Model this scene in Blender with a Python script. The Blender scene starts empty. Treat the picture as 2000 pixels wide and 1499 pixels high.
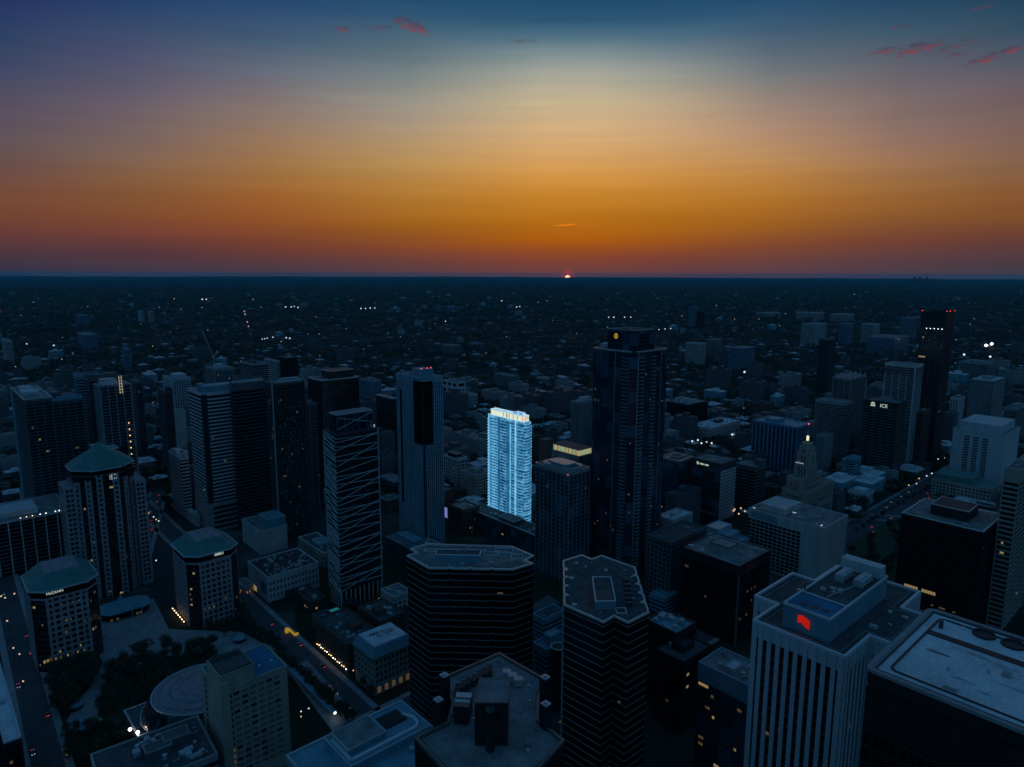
import bpy, math, random
import numpy as np
from mathutils import Vector, Matrix
R = math.radians
sc = bpy.context.scene
COL = sc.collection
rnd = random.Random(7)

# ------------------------------------------------------------------ camera
FPX, CAMH = 1340.0, 260.0
PITCH, ROLL = math.atan((749.5 - 534.5) / FPX), R(0.17)
FW = np.array([0, math.cos(PITCH), -math.sin(PITCH)])
_r = np.array([1.0, 0, 0]); _u = np.cross(_r, FW)
RT = _r * math.cos(ROLL) + _u * math.sin(ROLL)
UP = _u * math.cos(ROLL) - _r * math.sin(ROLL)
CPOS = np.array([0, 0, CAMH])
cam = bpy.data.cameras.new('camera')
cam.sensor_fit = 'HORIZONTAL'; cam.sensor_width = 36.0
cam.lens = 36.0 * FPX / 2000.0
cam.clip_start = 1.0; cam.clip_end = 120000.0
co = bpy.data.objects.new('camera', cam); COL.objects.link(co)
m = Matrix.Identity(4)
for i, ax in enumerate((RT, UP, -FW)):
    for k in range(3): m[k][i] = ax[k]
m.translation = CPOS
co.matrix_world = m
sc.camera = co

def ray(x, y): return FW + RT * (x - 1000) / FPX - UP * (y - 749.5) / FPX
def at(x, y, z=0.0):
    d = ray(x, y); return CPOS + d * ((z - CAMH) / d[2])
def at_d(x, y, D):
    d = ray(x, y); return CPOS + d * (D / d[1])
def proj(p):
    v = np.asarray(p, float) - CPOS; w = v @ FW
    return 1000 + FPX * (v @ RT) / w, 749.5 - FPX * (v @ UP) / w

# ------------------------------------------------------------------ render settings
sc.render.engine = 'CYCLES'
sc.cycles.use_denoising = True
sc.cycles.max_bounces = 5
sc.cycles.volume_bounces = 0
sc.cycles.diffuse_bounces = 2
sc.cycles.glossy_bounces = 3
sc.cycles.transparent_max_bounces = 6
sc.cycles.sample_clamp_indirect = 2.0
sc.view_settings.view_transform = 'Standard'
sc.view_settings.look = 'None'
sc.view_settings.exposure = 0.0
sc.view_settings.gamma = 1.0

# ------------------------------------------------------------------ sky
def lin(c):
    return [((v / 255) / 12.92 if v / 255 <= 0.04045 else ((v / 255 + 0.055) / 1.055) ** 2.4) for v in c]
SKY_C = [(0, 24, 74, 105), (40, 36, 85, 116), (75, 78, 112, 130), (110, 128, 145, 147), (150, 166, 166, 152), (200, 196, 177, 142),
         (250, 207, 172, 126), (300, 212, 162, 102), (340, 207, 148, 72), (380, 193, 127, 40), (430, 172, 102, 16),
         (470, 156, 81, 15), (490, 128, 61, 34), (510, 98, 48, 50), (530, 74, 52, 62), (560, 60, 56, 74)]
SKY_L = [(0, 30, 48, 98), (80, 42, 64, 97), (140, 63, 70, 101), (200, 84, 76, 95), (260, 95, 81, 90), (330, 106, 76, 70),
         (380, 116, 71, 55), (420, 115, 65, 50), (460, 96, 55, 55), (500, 66, 51, 64), (535, 47, 50, 70), (560, 40, 50, 72)]
SKY_R = [(0, 28, 65, 92), (60, 48, 76, 97), (120, 80, 86, 102), (200, 112, 92, 96), (260, 126, 97, 90), (330, 131, 96, 70),
         (370, 136, 87, 50), (420, 126, 76, 40), (460, 101, 57, 48), (500, 76, 55, 64), (535, 60, 59, 72), (560, 50, 56, 74)]
SUN_AZ = 4.55           # degrees from +Y towards +X
E0, E1 = -2.0, 21.0
world = bpy.data.worlds.new('World'); sc.world = world
world.use_nodes = True
nt = world.node_tree; nt.nodes.clear()
class NG:
    """tiny node-graph writer"""
    def __init__(s, nt): s.nt = nt
    def n(s, typ, **kw):
        o = s.nt.nodes.new(typ)
        for k, v in kw.items(): setattr(o, k, v)
        return o
    def link(s, a, b): s.nt.links.new(a, b)
    def put(s, sock, v):
        if hasattr(v, 'is_linked') or isinstance(v, bpy.types.NodeSocket): s.nt.links.new(v, sock)
        else: sock.default_value = v
    def math(s, op, a, b=0.0, c=None, clamp=False):
        o = s.n('ShaderNodeMath', operation=op, use_clamp=clamp)
        s.put(o.inputs[0], a); s.put(o.inputs[1], b)
        if c is not None: s.put(o.inputs[2], c)
        return o.outputs[0]
    def mix(s, f, a, b, blend='MIX'):
        o = s.n('ShaderNodeMix', data_type='RGBA', blend_type=blend)
        s.put(o.inputs[0], f)
        s.put(o.inputs[6], tuple(a) + (1,) if isinstance(a, (tuple, list)) and len(a) == 3 else a)
        s.put(o.inputs[7], tuple(b) + (1,) if isinstance(b, (tuple, list)) and len(b) == 3 else b)
        return o.outputs[2]
    def rng(s, v, a, b, c=0.0, d=1.0, interp='SMOOTHSTEP'):
        o = s.n('ShaderNodeMapRange', interpolation_type=interp)
        s.put(o.inputs[0], v)
        for i, x in enumerate((a, b, c, d)): s.put(o.inputs[1 + i], x)
        return o.outputs[0]
    def ramp(s, f, stops):
        o = s.n('ShaderNodeValToRGB')
        els = o.color_ramp.elements
        while len(els) > 1: els.remove(els[-1])
        els[0].position = stops[0][0]; els[0].color = tuple(stops[0][1]) + (1,)
        for p, c in stops[1:]:
            e = els.new(p); e.color = tuple(c) + (1,)
        s.put(o.inputs[0], f); return o.outputs[0]
W = NG(nt)
tc = W.n('ShaderNodeTexCoord'); sep = W.n('ShaderNodeSeparateXYZ'); W.link(tc.outputs['Generated'], sep.inputs[0])
X, Y, Z = sep.outputs
elev = W.math('MULTIPLY', W.math('ARCSINE', W.math('MINIMUM', W.math('MAXIMUM', Z, -0.9999), 0.9999)), 180 / math.pi)
az = W.math('MULTIPLY', W.math('ARCTAN2', X, Y), 180 / math.pi)
def stops(tab, x):
    out = []
    for y, r_, g_, b_ in tab:
        d = ray(x, y); e = math.degrees(math.asin(d[2] / np.linalg.norm(d)))
        out.append(((e - E0) / (E1 - E0), lin((r_, g_, b_))))
    out.sort(key=lambda t: t[0]); return out
pe = W.rng(elev, E0, E1, interp='LINEAR')
COLS = [(20, SKY_L),
        (260, [(0, 30, 60, 105), (60, 54, 72, 105), (110, 74, 78, 109), (160, 88, 85, 108), (210, 104, 92, 102), (260, 115, 95, 95), (300, 125, 98, 85), (340, 130, 92, 65), (380, 130, 82, 50), (420, 125, 72, 45), (450, 115, 60, 50), (490, 80, 50, 60), (535, 58, 54, 71), (560, 48, 54, 74)]),
        (515, [(0, 33, 68, 110), (80, 64, 88, 115), (140, 98, 104, 120), (220, 134, 114, 106), (280, 150, 116, 87), (330, 155, 110, 64), (380, 154, 94, 44), (430, 140, 76, 38), (480, 106, 55, 46), (520, 70, 54, 65), (535, 60, 55, 70), (560, 50, 55, 74)]),
        (800, [(0, 28, 75, 109), (30, 44, 84, 115), (100, 85, 110, 122), (150, 120, 130, 131), (200, 150, 146, 135), (240, 166, 147, 125), (280, 177, 147, 106), (320, 181, 140, 84), (360, 176, 125, 58), (400, 166, 110, 38), (440, 151, 91, 25), (470, 131, 71, 34), (490, 114, 60, 45), (510, 90, 55, 58), (535, 70, 57, 68), (560, 56, 56, 74)]),
        (985, None), (1060, SKY_C), (1165, SKY_C), (1290, None),
        (1500, [(0, 28, 75, 111), (60, 60, 90, 115), (110, 90, 105, 119), (150, 116, 119, 122), (200, 150, 131, 120), (250, 171, 137, 114), (300, 185, 140, 95), (340, 185, 130, 68), (370, 178, 120, 50), (400, 170, 108, 35), (440, 151, 90, 29), (480, 120, 65, 44), (510, 94, 58, 60), (535, 72, 58, 70), (560, 58, 57, 74)]),
        (1750, [(0, 28, 68, 99), (60, 55, 84, 106), (110, 84, 92, 106), (160, 108, 100, 107), (210, 126, 106, 104), (270, 142, 112, 99), (320, 155, 112, 80), (360, 155, 105, 60), (400, 146, 92, 44), (430, 131, 80, 44), (470, 110, 60, 49), (510, 80, 57, 66), (535, 66, 58, 72), (560, 54, 56, 74)]),
        (1975, SKY_R)]
dz = W.math('SUBTRACT', az, SUN_AZ)
ad = W.math('ABSOLUTE', dz)
def blend(tA, tB, k):      # a column between two measured ones
    ys = [t[0] for t in SKY_C]
    f = lambda t, y, c: float(np.interp(y, [r[0] for r in t], [r[c] for r in t]))
    return [(y, *(f(tA, y, c) * (1 - k) + f(tB, y, c) * k for c in (1, 2, 3))) for y in ys]
front = None; paz = None
for ci, (cx, tab) in enumerate(COLS):
    if tab is None: tab = blend(COLS[3][1], SKY_C, .72) if cx < 1105 else blend(COLS[8][1], SKY_C, .72)
    d = ray(cx, 280); caz = math.degrees(math.atan2(d[0], d[1])); rc = W.ramp(pe, stops(tab, cx))
    front = rc if front is None else W.mix(W.rng(az, paz, caz, interp='LINEAR'), front, rc)
    paz = caz
# soft streaks in the orange band
mp = W.n('ShaderNodeMapping'); W.link(tc.outputs['Generated'], mp.inputs[0]); mp.inputs['Scale'].default_value = (2.0, 2.0, 46.0)
nz = W.n('ShaderNodeTexNoise'); W.link(mp.outputs[0], nz.inputs[0]); nz.inputs['Scale'].default_value = 1.6; nz.inputs['Detail'].default_value = 4.0
streak = W.rng(nz.outputs[0], 0.3, 0.7, 0.955, 1.045, 'LINEAR')
sv = W.n('ShaderNodeVectorMath', operation='SCALE'); W.link(front, sv.inputs[0]); W.link(streak, sv.inputs['Scale'])
front = sv.outputs[0]
# clouds: (pixel x, y, half width px, half height px, tilt, density)
n3 = W.n('ShaderNodeTexNoise'); n3.inputs['Scale'].default_value = 1.0; n3.inputs['Detail'].default_value = 5.0
cv = W.n('ShaderNodeCombineXYZ'); W.link(W.math('MULTIPLY', az, 1.5), cv.inputs[0]); W.link(W.math('MULTIPLY', elev, 4.5), cv.inputs[1])
W.link(cv.outputs[0], n3.inputs[0])
cn = W.math('MULTIPLY', W.math('SUBTRACT', n3.outputs[0], 0.52), 4.2)
tot, low = None, None
for px, py, hw, hh, tilt, dens in [(802, 50, 46, 12, -12, 1.0), (740, 55, 30, 7, -4, .55), (668, 57, 24, 6, -6, .75), (1022, 81, 30, 5, -2, .45),
                                   (1790, 95, 48, 10, 5, 1.0), (1728, 99, 26, 6, 4, .8), (1862, 92, 40, 9, 12, .55), (1945, 108, 62, 7, 13, .95),
                                   (1758, 53, 20, 5, -5, .7), (1920, 14, 26, 6, 8, .5), (1872, 106, 24, 6, 0, .6)]:
    d = ray(px, py); n_ = d / np.linalg.norm(d)
    caz = math.degrees(math.atan2(n_[0], n_[1])); cel = math.degrees(math.asin(n_[2]))
    kx = 24.0; t = R(tilt)
    u = W.math('SUBTRACT', az, caz); v = W.math('SUBTRACT', elev, cel)
    uu = W.math('ADD', W.math('MULTIPLY', u, math.cos(t) * kx / hw), W.math('MULTIPLY', v, math.sin(t) * kx / hw))
    vv = W.math('ADD', W.math('MULTIPLY', u, -math.sin(t) * kx / hh), W.math('MULTIPLY', v, math.cos(t) * kx / hh))
    r2 = W.math('ADD', W.math('MULTIPLY', uu, uu), W.math('MULTIPLY', vv, vv))
    k = W.math('MULTIPLY', W.rng(W.math('ADD', W.math('SUBTRACT', 1.0, r2), cn), 0.0, 1.1), dens)
    lw = W.math('MULTIPLY', k, W.rng(vv, -0.9, 0.7, 1.0, 0.0))
    tot = k if tot is None else W.math('MAXIMUM', tot, k)
    low = lw if low is None else W.math('MAXIMUM', low, lw)
cloudcol = W.mix(low, lin((66, 60, 80)), lin((142, 62, 70)))
front = W.mix(W.math('MULTIPLY', tot, 0.8), front, cloudcol)
# thin lit streak just above the sun
d = ray(1105, 440); n_ = d / np.linalg.norm(d)
caz = math.degrees(math.atan2(n_[0], n_[1])); cel = math.degrees(math.asin(n_[2]))
u = W.math('DIVIDE', W.math('SUBTRACT', az, caz), 1.15)
v = W.math('DIVIDE', W.math('SUBTRACT', W.math('SUBTRACT', elev, cel), W.math('MULTIPLY', W.math('SUBTRACT', az, caz), 0.07)), 0.10)
k = W.rng(W.math('ADD', W.math('MULTIPLY', u, u), W.math('MULTIPLY', v, v)), 1.0, 0.2)
front = W.mix(W.math('MULTIPLY', k, 0.75), front, lin((222, 122, 24)))
# sun, half set
SUN_EL = -0.345
sd = (math.sin(R(SUN_AZ)) * math.cos(R(SUN_EL)), math.cos(R(SUN_AZ)) * math.cos(R(SUN_EL)), math.sin(R(SUN_EL)))
dv = W.n('ShaderNodeVectorMath', operation='DISTANCE'); W.link(tc.outputs['Generated'], dv.inputs[0]); dv.inputs[1].default_value = sd
disc = W.rng(dv.outputs['Value'], R(0.225), R(0.195))
glow = W.rng(dv.outputs['Value'], R(0.8), R(0.2), 0.0, 0.55)
front = W.mix(glow, front, lin((190, 52, 34)))
front = W.mix(disc, front, (5.0, 2.1, 1.2))
# the rest of the dome: deep blue overhead and behind
ZEN = (0.017, 0.080, 0.178)
BACK = (0.025, 0.119, 0.238)
dome = W.mix(W.rng(elev, 0.0, 45.0), BACK, ZEN)
w2 = W.math('MAXIMUM', W.rng(ad, 52.0, 105.0), W.rng(elev, 20.0, 33.0))
allsky = W.mix(w2, front, dome)
bg = W.n('ShaderNodeBackground'); W.link(allsky, bg.inputs[0]); bg.inputs[1].default_value = 1.0
sky = W.n('ShaderNodeTexSky', sky_type='NISHITA', sun_disc=False, sun_elevation=R(0.5), sun_rotation=R(SUN_AZ), altitude=260.0)
bg2 = W.n('ShaderNodeBackground'); W.link(sky.outputs[0], bg2.inputs[0]); bg2.inputs[1].default_value = 0.004
ad2 = W.n('ShaderNodeAddShader'); W.link(bg.outputs[0], ad2.inputs[0]); W.link(bg2.outputs[0], ad2.inputs[1])
wo = W.n('ShaderNodeOutputWorld'); W.link(ad2.outputs[0], wo.inputs[0])
world.cycles.sampling_method = 'MANUAL'; world.cycles.sample_map_resolution = 2048

sun = bpy.data.lights.new('sun', 'SUN'); sun.energy = 0.35; sun.angle = R(0.5); sun.color = (1.0, 0.55, 0.3)
so = bpy.data.objects.new('sun', sun); COL.objects.link(so)
so.rotation_euler = (R(90 - 1.2), 0, R(180 - SUN_AZ))

# ------------------------------------------------------------------ materials
MATS = {}
def mat(name, base, rough=0.8, var=0.25, scale=0.12, streaky=0.0, metal=0.0, spec=0.4, emit=None, es=0.0, panel=None):
    if name in MATS: return MATS[name]
    m_ = bpy.data.materials.new(name); m_.use_nodes = True
    g = NG(m_.node_tree); p = m_.node_tree.nodes['Principled BSDF']
    t_ = g.n('ShaderNodeTexCoord')
    col = None
    if panel:
        mp_ = g.n('ShaderNodeMapping'); g.link(t_.outputs['Object'], mp_.inputs[0]); mp_.inputs['Scale'].default_value = tuple(1 / v for v in panel)
        fl = g.n('ShaderNodeVectorMath', operation='FLOOR'); g.link(mp_.outputs[0], fl.inputs[0])
        wn = g.n('ShaderNodeTexWhiteNoise'); g.link(fl.outputs[0], wn.inputs[0])
        v_ = wn.outputs[0]
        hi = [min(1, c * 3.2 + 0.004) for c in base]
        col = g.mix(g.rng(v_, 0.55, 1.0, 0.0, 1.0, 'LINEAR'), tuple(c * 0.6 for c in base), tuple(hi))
        g.link(g.rng(v_, 0.0, 1.0, rough * 0.5, rough * 2.2, 'LINEAR'), p.inputs['Roughness'])
        # panes never sit perfectly flat
        geo = g.n('ShaderNodeNewGeometry')
        s1 = g.n('ShaderNodeVectorMath', operation='SUBTRACT'); g.link(wn.outputs[1], s1.inputs[0]); s1.inputs[1].default_value = (0.5, 0.5, 0.5)
        s2 = g.n('ShaderNodeVectorMath', operation='SCALE'); g.link(s1.outputs[0], s2.inputs[0]); s2.inputs['Scale'].default_value = 0.035
        s3 = g.n('ShaderNodeVectorMath', operation='ADD'); g.link(geo.outputs['Normal'], s3.inputs[0]); g.link(s2.outputs[0], s3.inputs[1])
        s4 = g.n('ShaderNodeVectorMath', operation='NORMALIZE'); g.link(s3.outputs[0], s4.inputs[0])
        g.link(s4.outputs[0], p.inputs['Normal'])
    else:
        mp_ = g.n('ShaderNodeMapping'); g.link(t_.outputs['Object'], mp_.inputs[0])
        mp_.inputs['Scale'].default_value = (1, 1, 1 - 0.85 * streaky)
        a_ = g.n('ShaderNodeTexNoise'); g.link(mp_.outputs[0], a_.inputs[0]); a_.inputs['Scale'].default_value = scale; a_.inputs['Detail'].default_value = 6
        b_ = g.n('ShaderNodeTexNoise'); g.link(mp_.outputs[0], b_.inputs[0]); b_.inputs['Scale'].default_value = scale * 9; b_.inputs['Detail'].default_value = 3
        f_ = g.math('ADD', g.math('MULTIPLY', a_.outputs[0], 0.6), g.math('MULTIPLY', b_.outputs[0], 0.4))
        f_ = g.rng(f_, 0.33, 0.67, 0.0, 1.0, 'LINEAR')
        col = g.mix(f_, tuple(max(0, c * (1 - var)) for c in base), tuple(min(1, c * (1 + var)) for c in base))
        p.inputs['Roughness'].default_value = rough
    g.link(col, p.inputs['Base Color'])
    p.inputs['Metallic'].default_value = metal
    p.inputs['Specular IOR Level'].default_value = spec
    if emit:
        p.inputs['Emission Color'].default_value = tuple(emit) + (1,)
        p.inputs['Emission Strength'].default_value = es
        m_.cycles.emission_sampling = 'NONE' if es < 30 else 'AUTO'
    MATS[name] = m_
    return m_
GL = dict(rough=0.10, panel=(1.6, 1.6, 3.6), spec=0.5)
glass = mat('dark_glass', (0.006, 0.009, 0.012), **GL)
glass_b = mat('blue_glass', (0.012, 0.030, 0.045), **GL)
glass_v = mat('patchy_glass', (0.018, 0.046, 0.068), rough=0.10, panel=(7.0, 7.0, 9.6), spec=0.6)  # bluish patches in the base colour stand in for broken-up reflections
glass_k = mat('black_glass', (0.003, 0.003, 0.004), rough=0.12, panel=(1.6, 1.6, 3.9), spec=0.35)
pale = mat('pale_concrete', (0.55, 0.53, 0.50), streaky=0.8)
conc = mat('grey_concrete', (0.31, 0.31, 0.305), streaky=0.8)
dconc = mat('dark_concrete', (0.12, 0.12, 0.125), streaky=0.8)
white = mat('white_panel', (0.57, 0.58, 0.59), rough=0.6, var=0.12, streaky=0.7)
stone = mat('warm_stone', (0.40, 0.35, 0.29), streaky=0.6)
pinkst = mat('pink_granite', (0.40, 0.335, 0.335), rough=0.5, streaky=0.5)
cream = mat('cream_render', (0.44, 0.38, 0.29), streaky=0.6)
brick = mat('brown_brick', (0.13, 0.075, 0.055), streaky=0.3)
black = mat('black_cladding', (0.022, 0.022, 0.024), rough=0.5, streaky=0.4)
bronze = mat('bronze_granite', (0.15, 0.125, 0.115), rough=0.45, var=0.2)
metalw = mat('pale_metal', (0.52, 0.53, 0.54), rough=0.45, metal=0.3, var=0.15, scale=0.4)
metald = mat('dark_metal', (0.08, 0.08, 0.085), rough=0.5, metal=0.3, scale=0.4)
bluec = mat('blue_grey_concrete', (0.30, 0.41, 0.48), streaky=0.8)
copper = mat('green_copper', (0.075, 0.225, 0.205), rough=0.6, var=0.3, scale=0.25, streaky=0.3)
tealp = mat('teal_panel', (0.16, 0.33, 0.40), rough=0.5, streaky=0.4)
bluep = mat('blue_panel', (0.05, 0.19, 0.30), rough=0.85, spec=0.1, streaky=0.5)
navyp = mat('blue_facade', (0.08, 0.22, 0.34), rough=0.6, streaky=0.5)
roof_g = mat('roof_gravel', (0.24, 0.24, 0.235), spec=0.12, var=0.5, scale=0.16)
roof_d = mat('roof_dark', (0.10, 0.10, 0.105), spec=0.12, var=0.45, scale=0.2)
roof_w = mat('roof_pale', (0.70, 0.69, 0.69), spec=0.12, var=0.3, scale=0.13)
roof_r = mat('roof_russet', (0.10, 0.065, 0.06), spec=0.1, var=0.4, scale=0.3)
roof_m = mat('roof_mauve', (0.36, 0.28, 0.29), spec=0.12, var=0.3, scale=0.3)
rim = mat('pale_rim', (0.80, 0.66, 0.58), rough=0.5, var=0.1)
rimw = mat('white_rim', (0.72, 0.72, 0.72), rough=0.5, var=0.1)
asph = mat('asphalt', (0.085, 0.085, 0.088), var=0.35, scale=0.08)
paint = mat('road_paint', (0.32, 0.32, 0.30), var=0.3, scale=0.5)
pave = mat('paving', (0.34, 0.325, 0.315), var=0.3, scale=0.15)
lawn = mat('lawn_grass', (0.035, 0.060, 0.022), var=0.4, scale=0.2)
bark = mat('bark', (0.07, 0.055, 0.04), var=0.4, scale=1.0)
leaf = mat('leaves', (0.040, 0.062, 0.026), var=0.55, scale=0.35, rough=0.7, spec=0.2)
leaf2 = mat('leaves_dull', (0.050, 0.060, 0.034), var=0.55, scale=0.35, rough=0.7, spec=0.2)
WARM = mat('lit_warm', (0.3, 0.25, 0.15), emit=(1.0, 0.66, 0.26), es=0.24)
WARM2 = mat('lit_warm_dim', (0.2, 0.16, 0.10), emit=(1.0, 0.62, 0.26), es=0.06)
COOL = mat('lit_cool', (0.3, 0.3, 0.3), emit=(0.75, 0.9, 1.0), es=0.40)
SIGN = mat('sign_glow', (0.7, 0.7, 0.65), emit=(0.85, 1.0, 0.85), es=0.5)
SIGNR = mat('sign_red', (0.5, 0.01, 0.005), emit=(1.0, 0.02, 0.01), es=0.40)
SIGNY = mat('sign_yellow', (0.6, 0.4, 0.02), emit=(1.0, 0.55, 0.03), es=0.45)
LAMPW = mat('lamp_white', (0.8, 0.8, 0.8), emit=(0.85, 0.95, 1.0), es=5.0)
LAMPY = mat('lamp_amber', (0.8, 0.7, 0.5), emit=(1.0, 0.62, 0.28), es=4.0)
LAMPR = mat('lamp_red', (0.8, 0.1, 0.1), emit=(1.0, 0.06, 0.06), es=2.2)
yellow = mat('machine_yellow', (0.55, 0.36, 0.02), emit=(1.0, 0.55, 0.02), es=0.10)

# ------------------------------------------------------------------ mesh helpers
class MB:
    def __init__(s): s.v = []; s.f = []; s.m = []; s.mi = 0
    def face(s, pts):
        i = len(s.v); s.v.extend([tuple(p) for p in pts]); s.f.append(tuple(range(i, i + len(pts)))); s.m.append(s.mi)
    def box(s, x0, x1, y0, y1, z0, z1, bottom=False):
        i = len(s.v)
        s.v += [(x0, y0, z0), (x1, y0, z0), (x1, y1, z0), (x0, y1, z0), (x0, y0, z1), (x1, y0, z1), (x1, y1, z1), (x0, y1, z1)]
        F = [(4, 5, 6, 7), (0, 1, 5, 4), (1, 2, 6, 5), (2, 3, 7, 6), (3, 0, 4, 7)]
        if bottom: F.append((3, 2, 1, 0))
        for f in F: s.f.append(tuple(i + k for k in f)); s.m.append(s.mi)
    def prism(s, poly, z0, z1, top=True, bottom=False):
        n = len(poly); i = len(s.v)
        s.v += [(p[0], p[1], z0) for p in poly] + [(p[0], p[1], z1) for p in poly]
        for k in range(n):
            j = (k + 1) % n; s.f.append((i + k, i + j, i + n + j, i + n + k)); s.m.append(s.mi)
        if top: s.f.append(tuple(range(i + n, i + 2 * n))); s.m.append(s.mi)
        if bottom: s.f.append(tuple(reversed(range(i, i + n)))); s.m.append(s.mi)
    def frustum(s, pa, za, pb, zb, top=True):
        n = len(pa); i = len(s.v)
        s.v += [(p[0], p[1], za) for p in pa] + [(p[0], p[1], zb) for p in pb]
        for k in range(n):
            j = (k + 1) % n; s.f.append((i + k, i + j, i + n + j, i + n + k)); s.m.append(s.mi)
        if top: s.f.append(tuple(range(i + n, i + 2 * n))); s.m.append(s.mi)
    def ring(s, pin, pout, z0, z1, inner=False, bottom=True, only=None):
        n = len(pin)
        for k in (range(n) if only is None else only):
            j = (k + 1) % n
            a, b, c, d_ = pout[k], pout[j], pin[j], pin[k]
            s.face([(a[0], a[1], z0), (b[0], b[1], z0), (b[0], b[1], z1), (a[0], a[1], z1)])
            s.face([(a[0], a[1], z1), (b[0], b[1], z1), (c[0], c[1], z1), (d_[0], d_[1], z1)])
            if bottom: s.face([(d_[0], d_[1], z0), (c[0], c[1], z0), (b[0], b[1], z0), (a[0], a[1], z0)])
            if inner: s.face([(d_[0], d_[1], z1), (c[0], c[1], z1), (c[0], c[1], z0), (d_[0], d_[1], z0)])
    def tube(s, p, q, r0, r1=None, n=6, cap=True):
        r1 = r0 if r1 is None else r1
        p = Vector(p); q = Vector(q); d_ = (q - p).normalized()
        u_ = d_.orthogonal().normalized(); w_ = d_.cross(u_)
        A = [p + (u_ * math.cos(t) + w_ * math.sin(t)) * r0 for t in [2 * math.pi * k / n for k in range(n)]]
        B = [q + (u_ * math.cos(t) + w_ * math.sin(t)) * r1 for t in [2 * math.pi * k / n for k in range(n)]]
        for k in range(n):
            j = (k + 1) % n; s.face([A[k], A[j], B[j], B[k]])
        if cap: s.face(list(reversed(A))); s.face(B)
    def mesh(s, name, mats):
        me = bpy.data.meshes.new(name)
        me.from_pydata(s.v, [], s.f)
        for m_ in (mats if isinstance(mats, (list, tuple)) else [mats]): me.materials.append(m_)
        if any(s.m): me.polygons.foreach_set('material_index', s.m)
        me.update(); return me
    def build(s, name, mats, parent=None):
        return link(name, s.mesh(name, mats), parent)
def link(name, me, parent=None, loc=None, rz=0.0, scale=None):
    o = bpy.data.objects.new(name, me); COL.objects.link(o)
    if parent is not None: o.parent = parent
    if loc is not None: o.location = loc
    if rz: o.rotation_euler = (0, 0, rz)
    if scale: o.scale = scale
    return o
def tag(o, label=None, cat=None, group=None, kind=None):
    if label: o['label'] = label
    if cat: o['category'] = cat
    if group: o['group'] = group
    if kind: o['kind'] = kind
    return o
def empty(name, loc, rz, label, cat, group=None):
    o = bpy.data.objects.new(name, None); COL.objects.link(o)
    o.location = loc; o.rotation_euler = (0, 0, rz); o.empty_display_size = 2.0
    return tag(o, label, cat, group)
def rect(x0, x1, y0, y1): return [(x0, y0), (x1, y0), (x1, y1), (x0, y1)]
def area2(p): return sum(p[i][0] * p[(i + 1) % len(p)][1] - p[(i + 1) % len(p)][0] * p[i][1] for i in range(len(p)))
def ccw(p): return list(p) if area2(p) > 0 else list(reversed(p))
def offs(poly, d_):
    out = []; n = len(poly)
    for k in range(n):
        p0, p1, p2 = (np.array(poly[(k + i) % n], float) for i in (-1, 0, 1))
        e1 = (p1 - p0) / (np.linalg.norm(p1 - p0) + 1e-9); e2 = (p2 - p1) / (np.linalg.norm(p2 - p1) + 1e-9)
        n1 = np.array([e1[1], -e1[0]]); n2 = np.array([e2[1], -e2[0]])
        b_ = n1 + n2; l_ = max(0.35, 1 + n1 @ n2)
        out.append(tuple(p1 + d_ * b_ / l_))
    return out
def chamf(x0, x1, y0, y1, c):
    return [(x0 + c, y0), (x1 - c, y0), (x1, y0 + c), (x1, y1 - c), (x1 - c, y1), (x0 + c, y1), (x0, y1 - c), (x0, y0 + c)]

_hv = {}
def unit_mesh(k):
    if k not in _hv:
        b_ = MB()
        if k == 0:
            b_.box(-1, 1, -0.7, 0.7, 0.15, 1.0, True)
            for x in (-0.5, 0.5): b_.prism([(x + 0.33 * math.cos(t), 0.33 * math.sin(t)) for t in np.linspace(0, 6.283, 9)[:-1]], 1.0, 1.14)
            for x in (-0.9, 0.8):
                for y in (-0.6, 0.5): b_.box(x, x + 0.1, y, y + 0.1, 0, 0.15)
        elif k == 1:
            b_.prism([(0.5 * math.cos(t), 0.5 * math.sin(t)) for t in np.linspace(0, 6.283, 11)[:-1]], 0, 0.8)
            b_.prism([(0.62 * math.cos(t), 0.62 * math.sin(t)) for t in np.linspace(0, 6.283, 11)[:-1]], 0.8, 1.0)
        else:
            b_.box(-1.2, 1.2, -0.25, 0.25, 0.2, 0.6, True); b_.box(0.7, 1.2, 0.25, 1.0, 0.2, 0.6, True); b_.box(-1.3, -0.8, -0.4, 0.4, 0, 0.9)
        _hv[k] = b_.mesh('roof_unit', metalw if k != 2 else conc)
    return _hv[k]
def units(root, poly, z, n, seed, big=1.0, avoid=()):
    q = random.Random(seed)
    xs = [p[0] for p in poly]; ys = [p[1] for p in poly]
    k = 0; tries = 0
    while k < n and tries < 200:
        tries += 1
        x = q.uniform(min(xs) + 3, max(xs) - 3) if max(xs) - min(xs) > 7 else sum(xs) / len(xs)
        y = q.uniform(min(ys) + 3, max(ys) - 3) if max(ys) - min(ys) > 7 else sum(ys) / len(ys)
        if any(a_ - 2 < x < b_ + 2 and c_ - 2 < y < d_ + 2 for a_, b_, c_, d_ in avoid): continue
        if not inside(x, y, poly): continue
        s_ = q.uniform(0.8, 2.1) * big
        o = link('roof_unit', unit_mesh(q.choice((0, 0, 1, 2))), root, (x, y, z + 0.01), q.choice((0, math.pi / 2)), (s_, s_, s_ * q.uniform(.7, 1.3)))
        k += 1
def inside(x, y, poly):
    c = False; n = len(poly)
    for i in range(n):
        x1, y1 = poly[i][:2]; x2, y2 = poly[(i + 1) % n][:2]
        if (y1 > y) != (y2 > y) and x < (x2 - x1) * (y - y1) / (y2 - y1) + x1: c = not c
    return c

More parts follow.
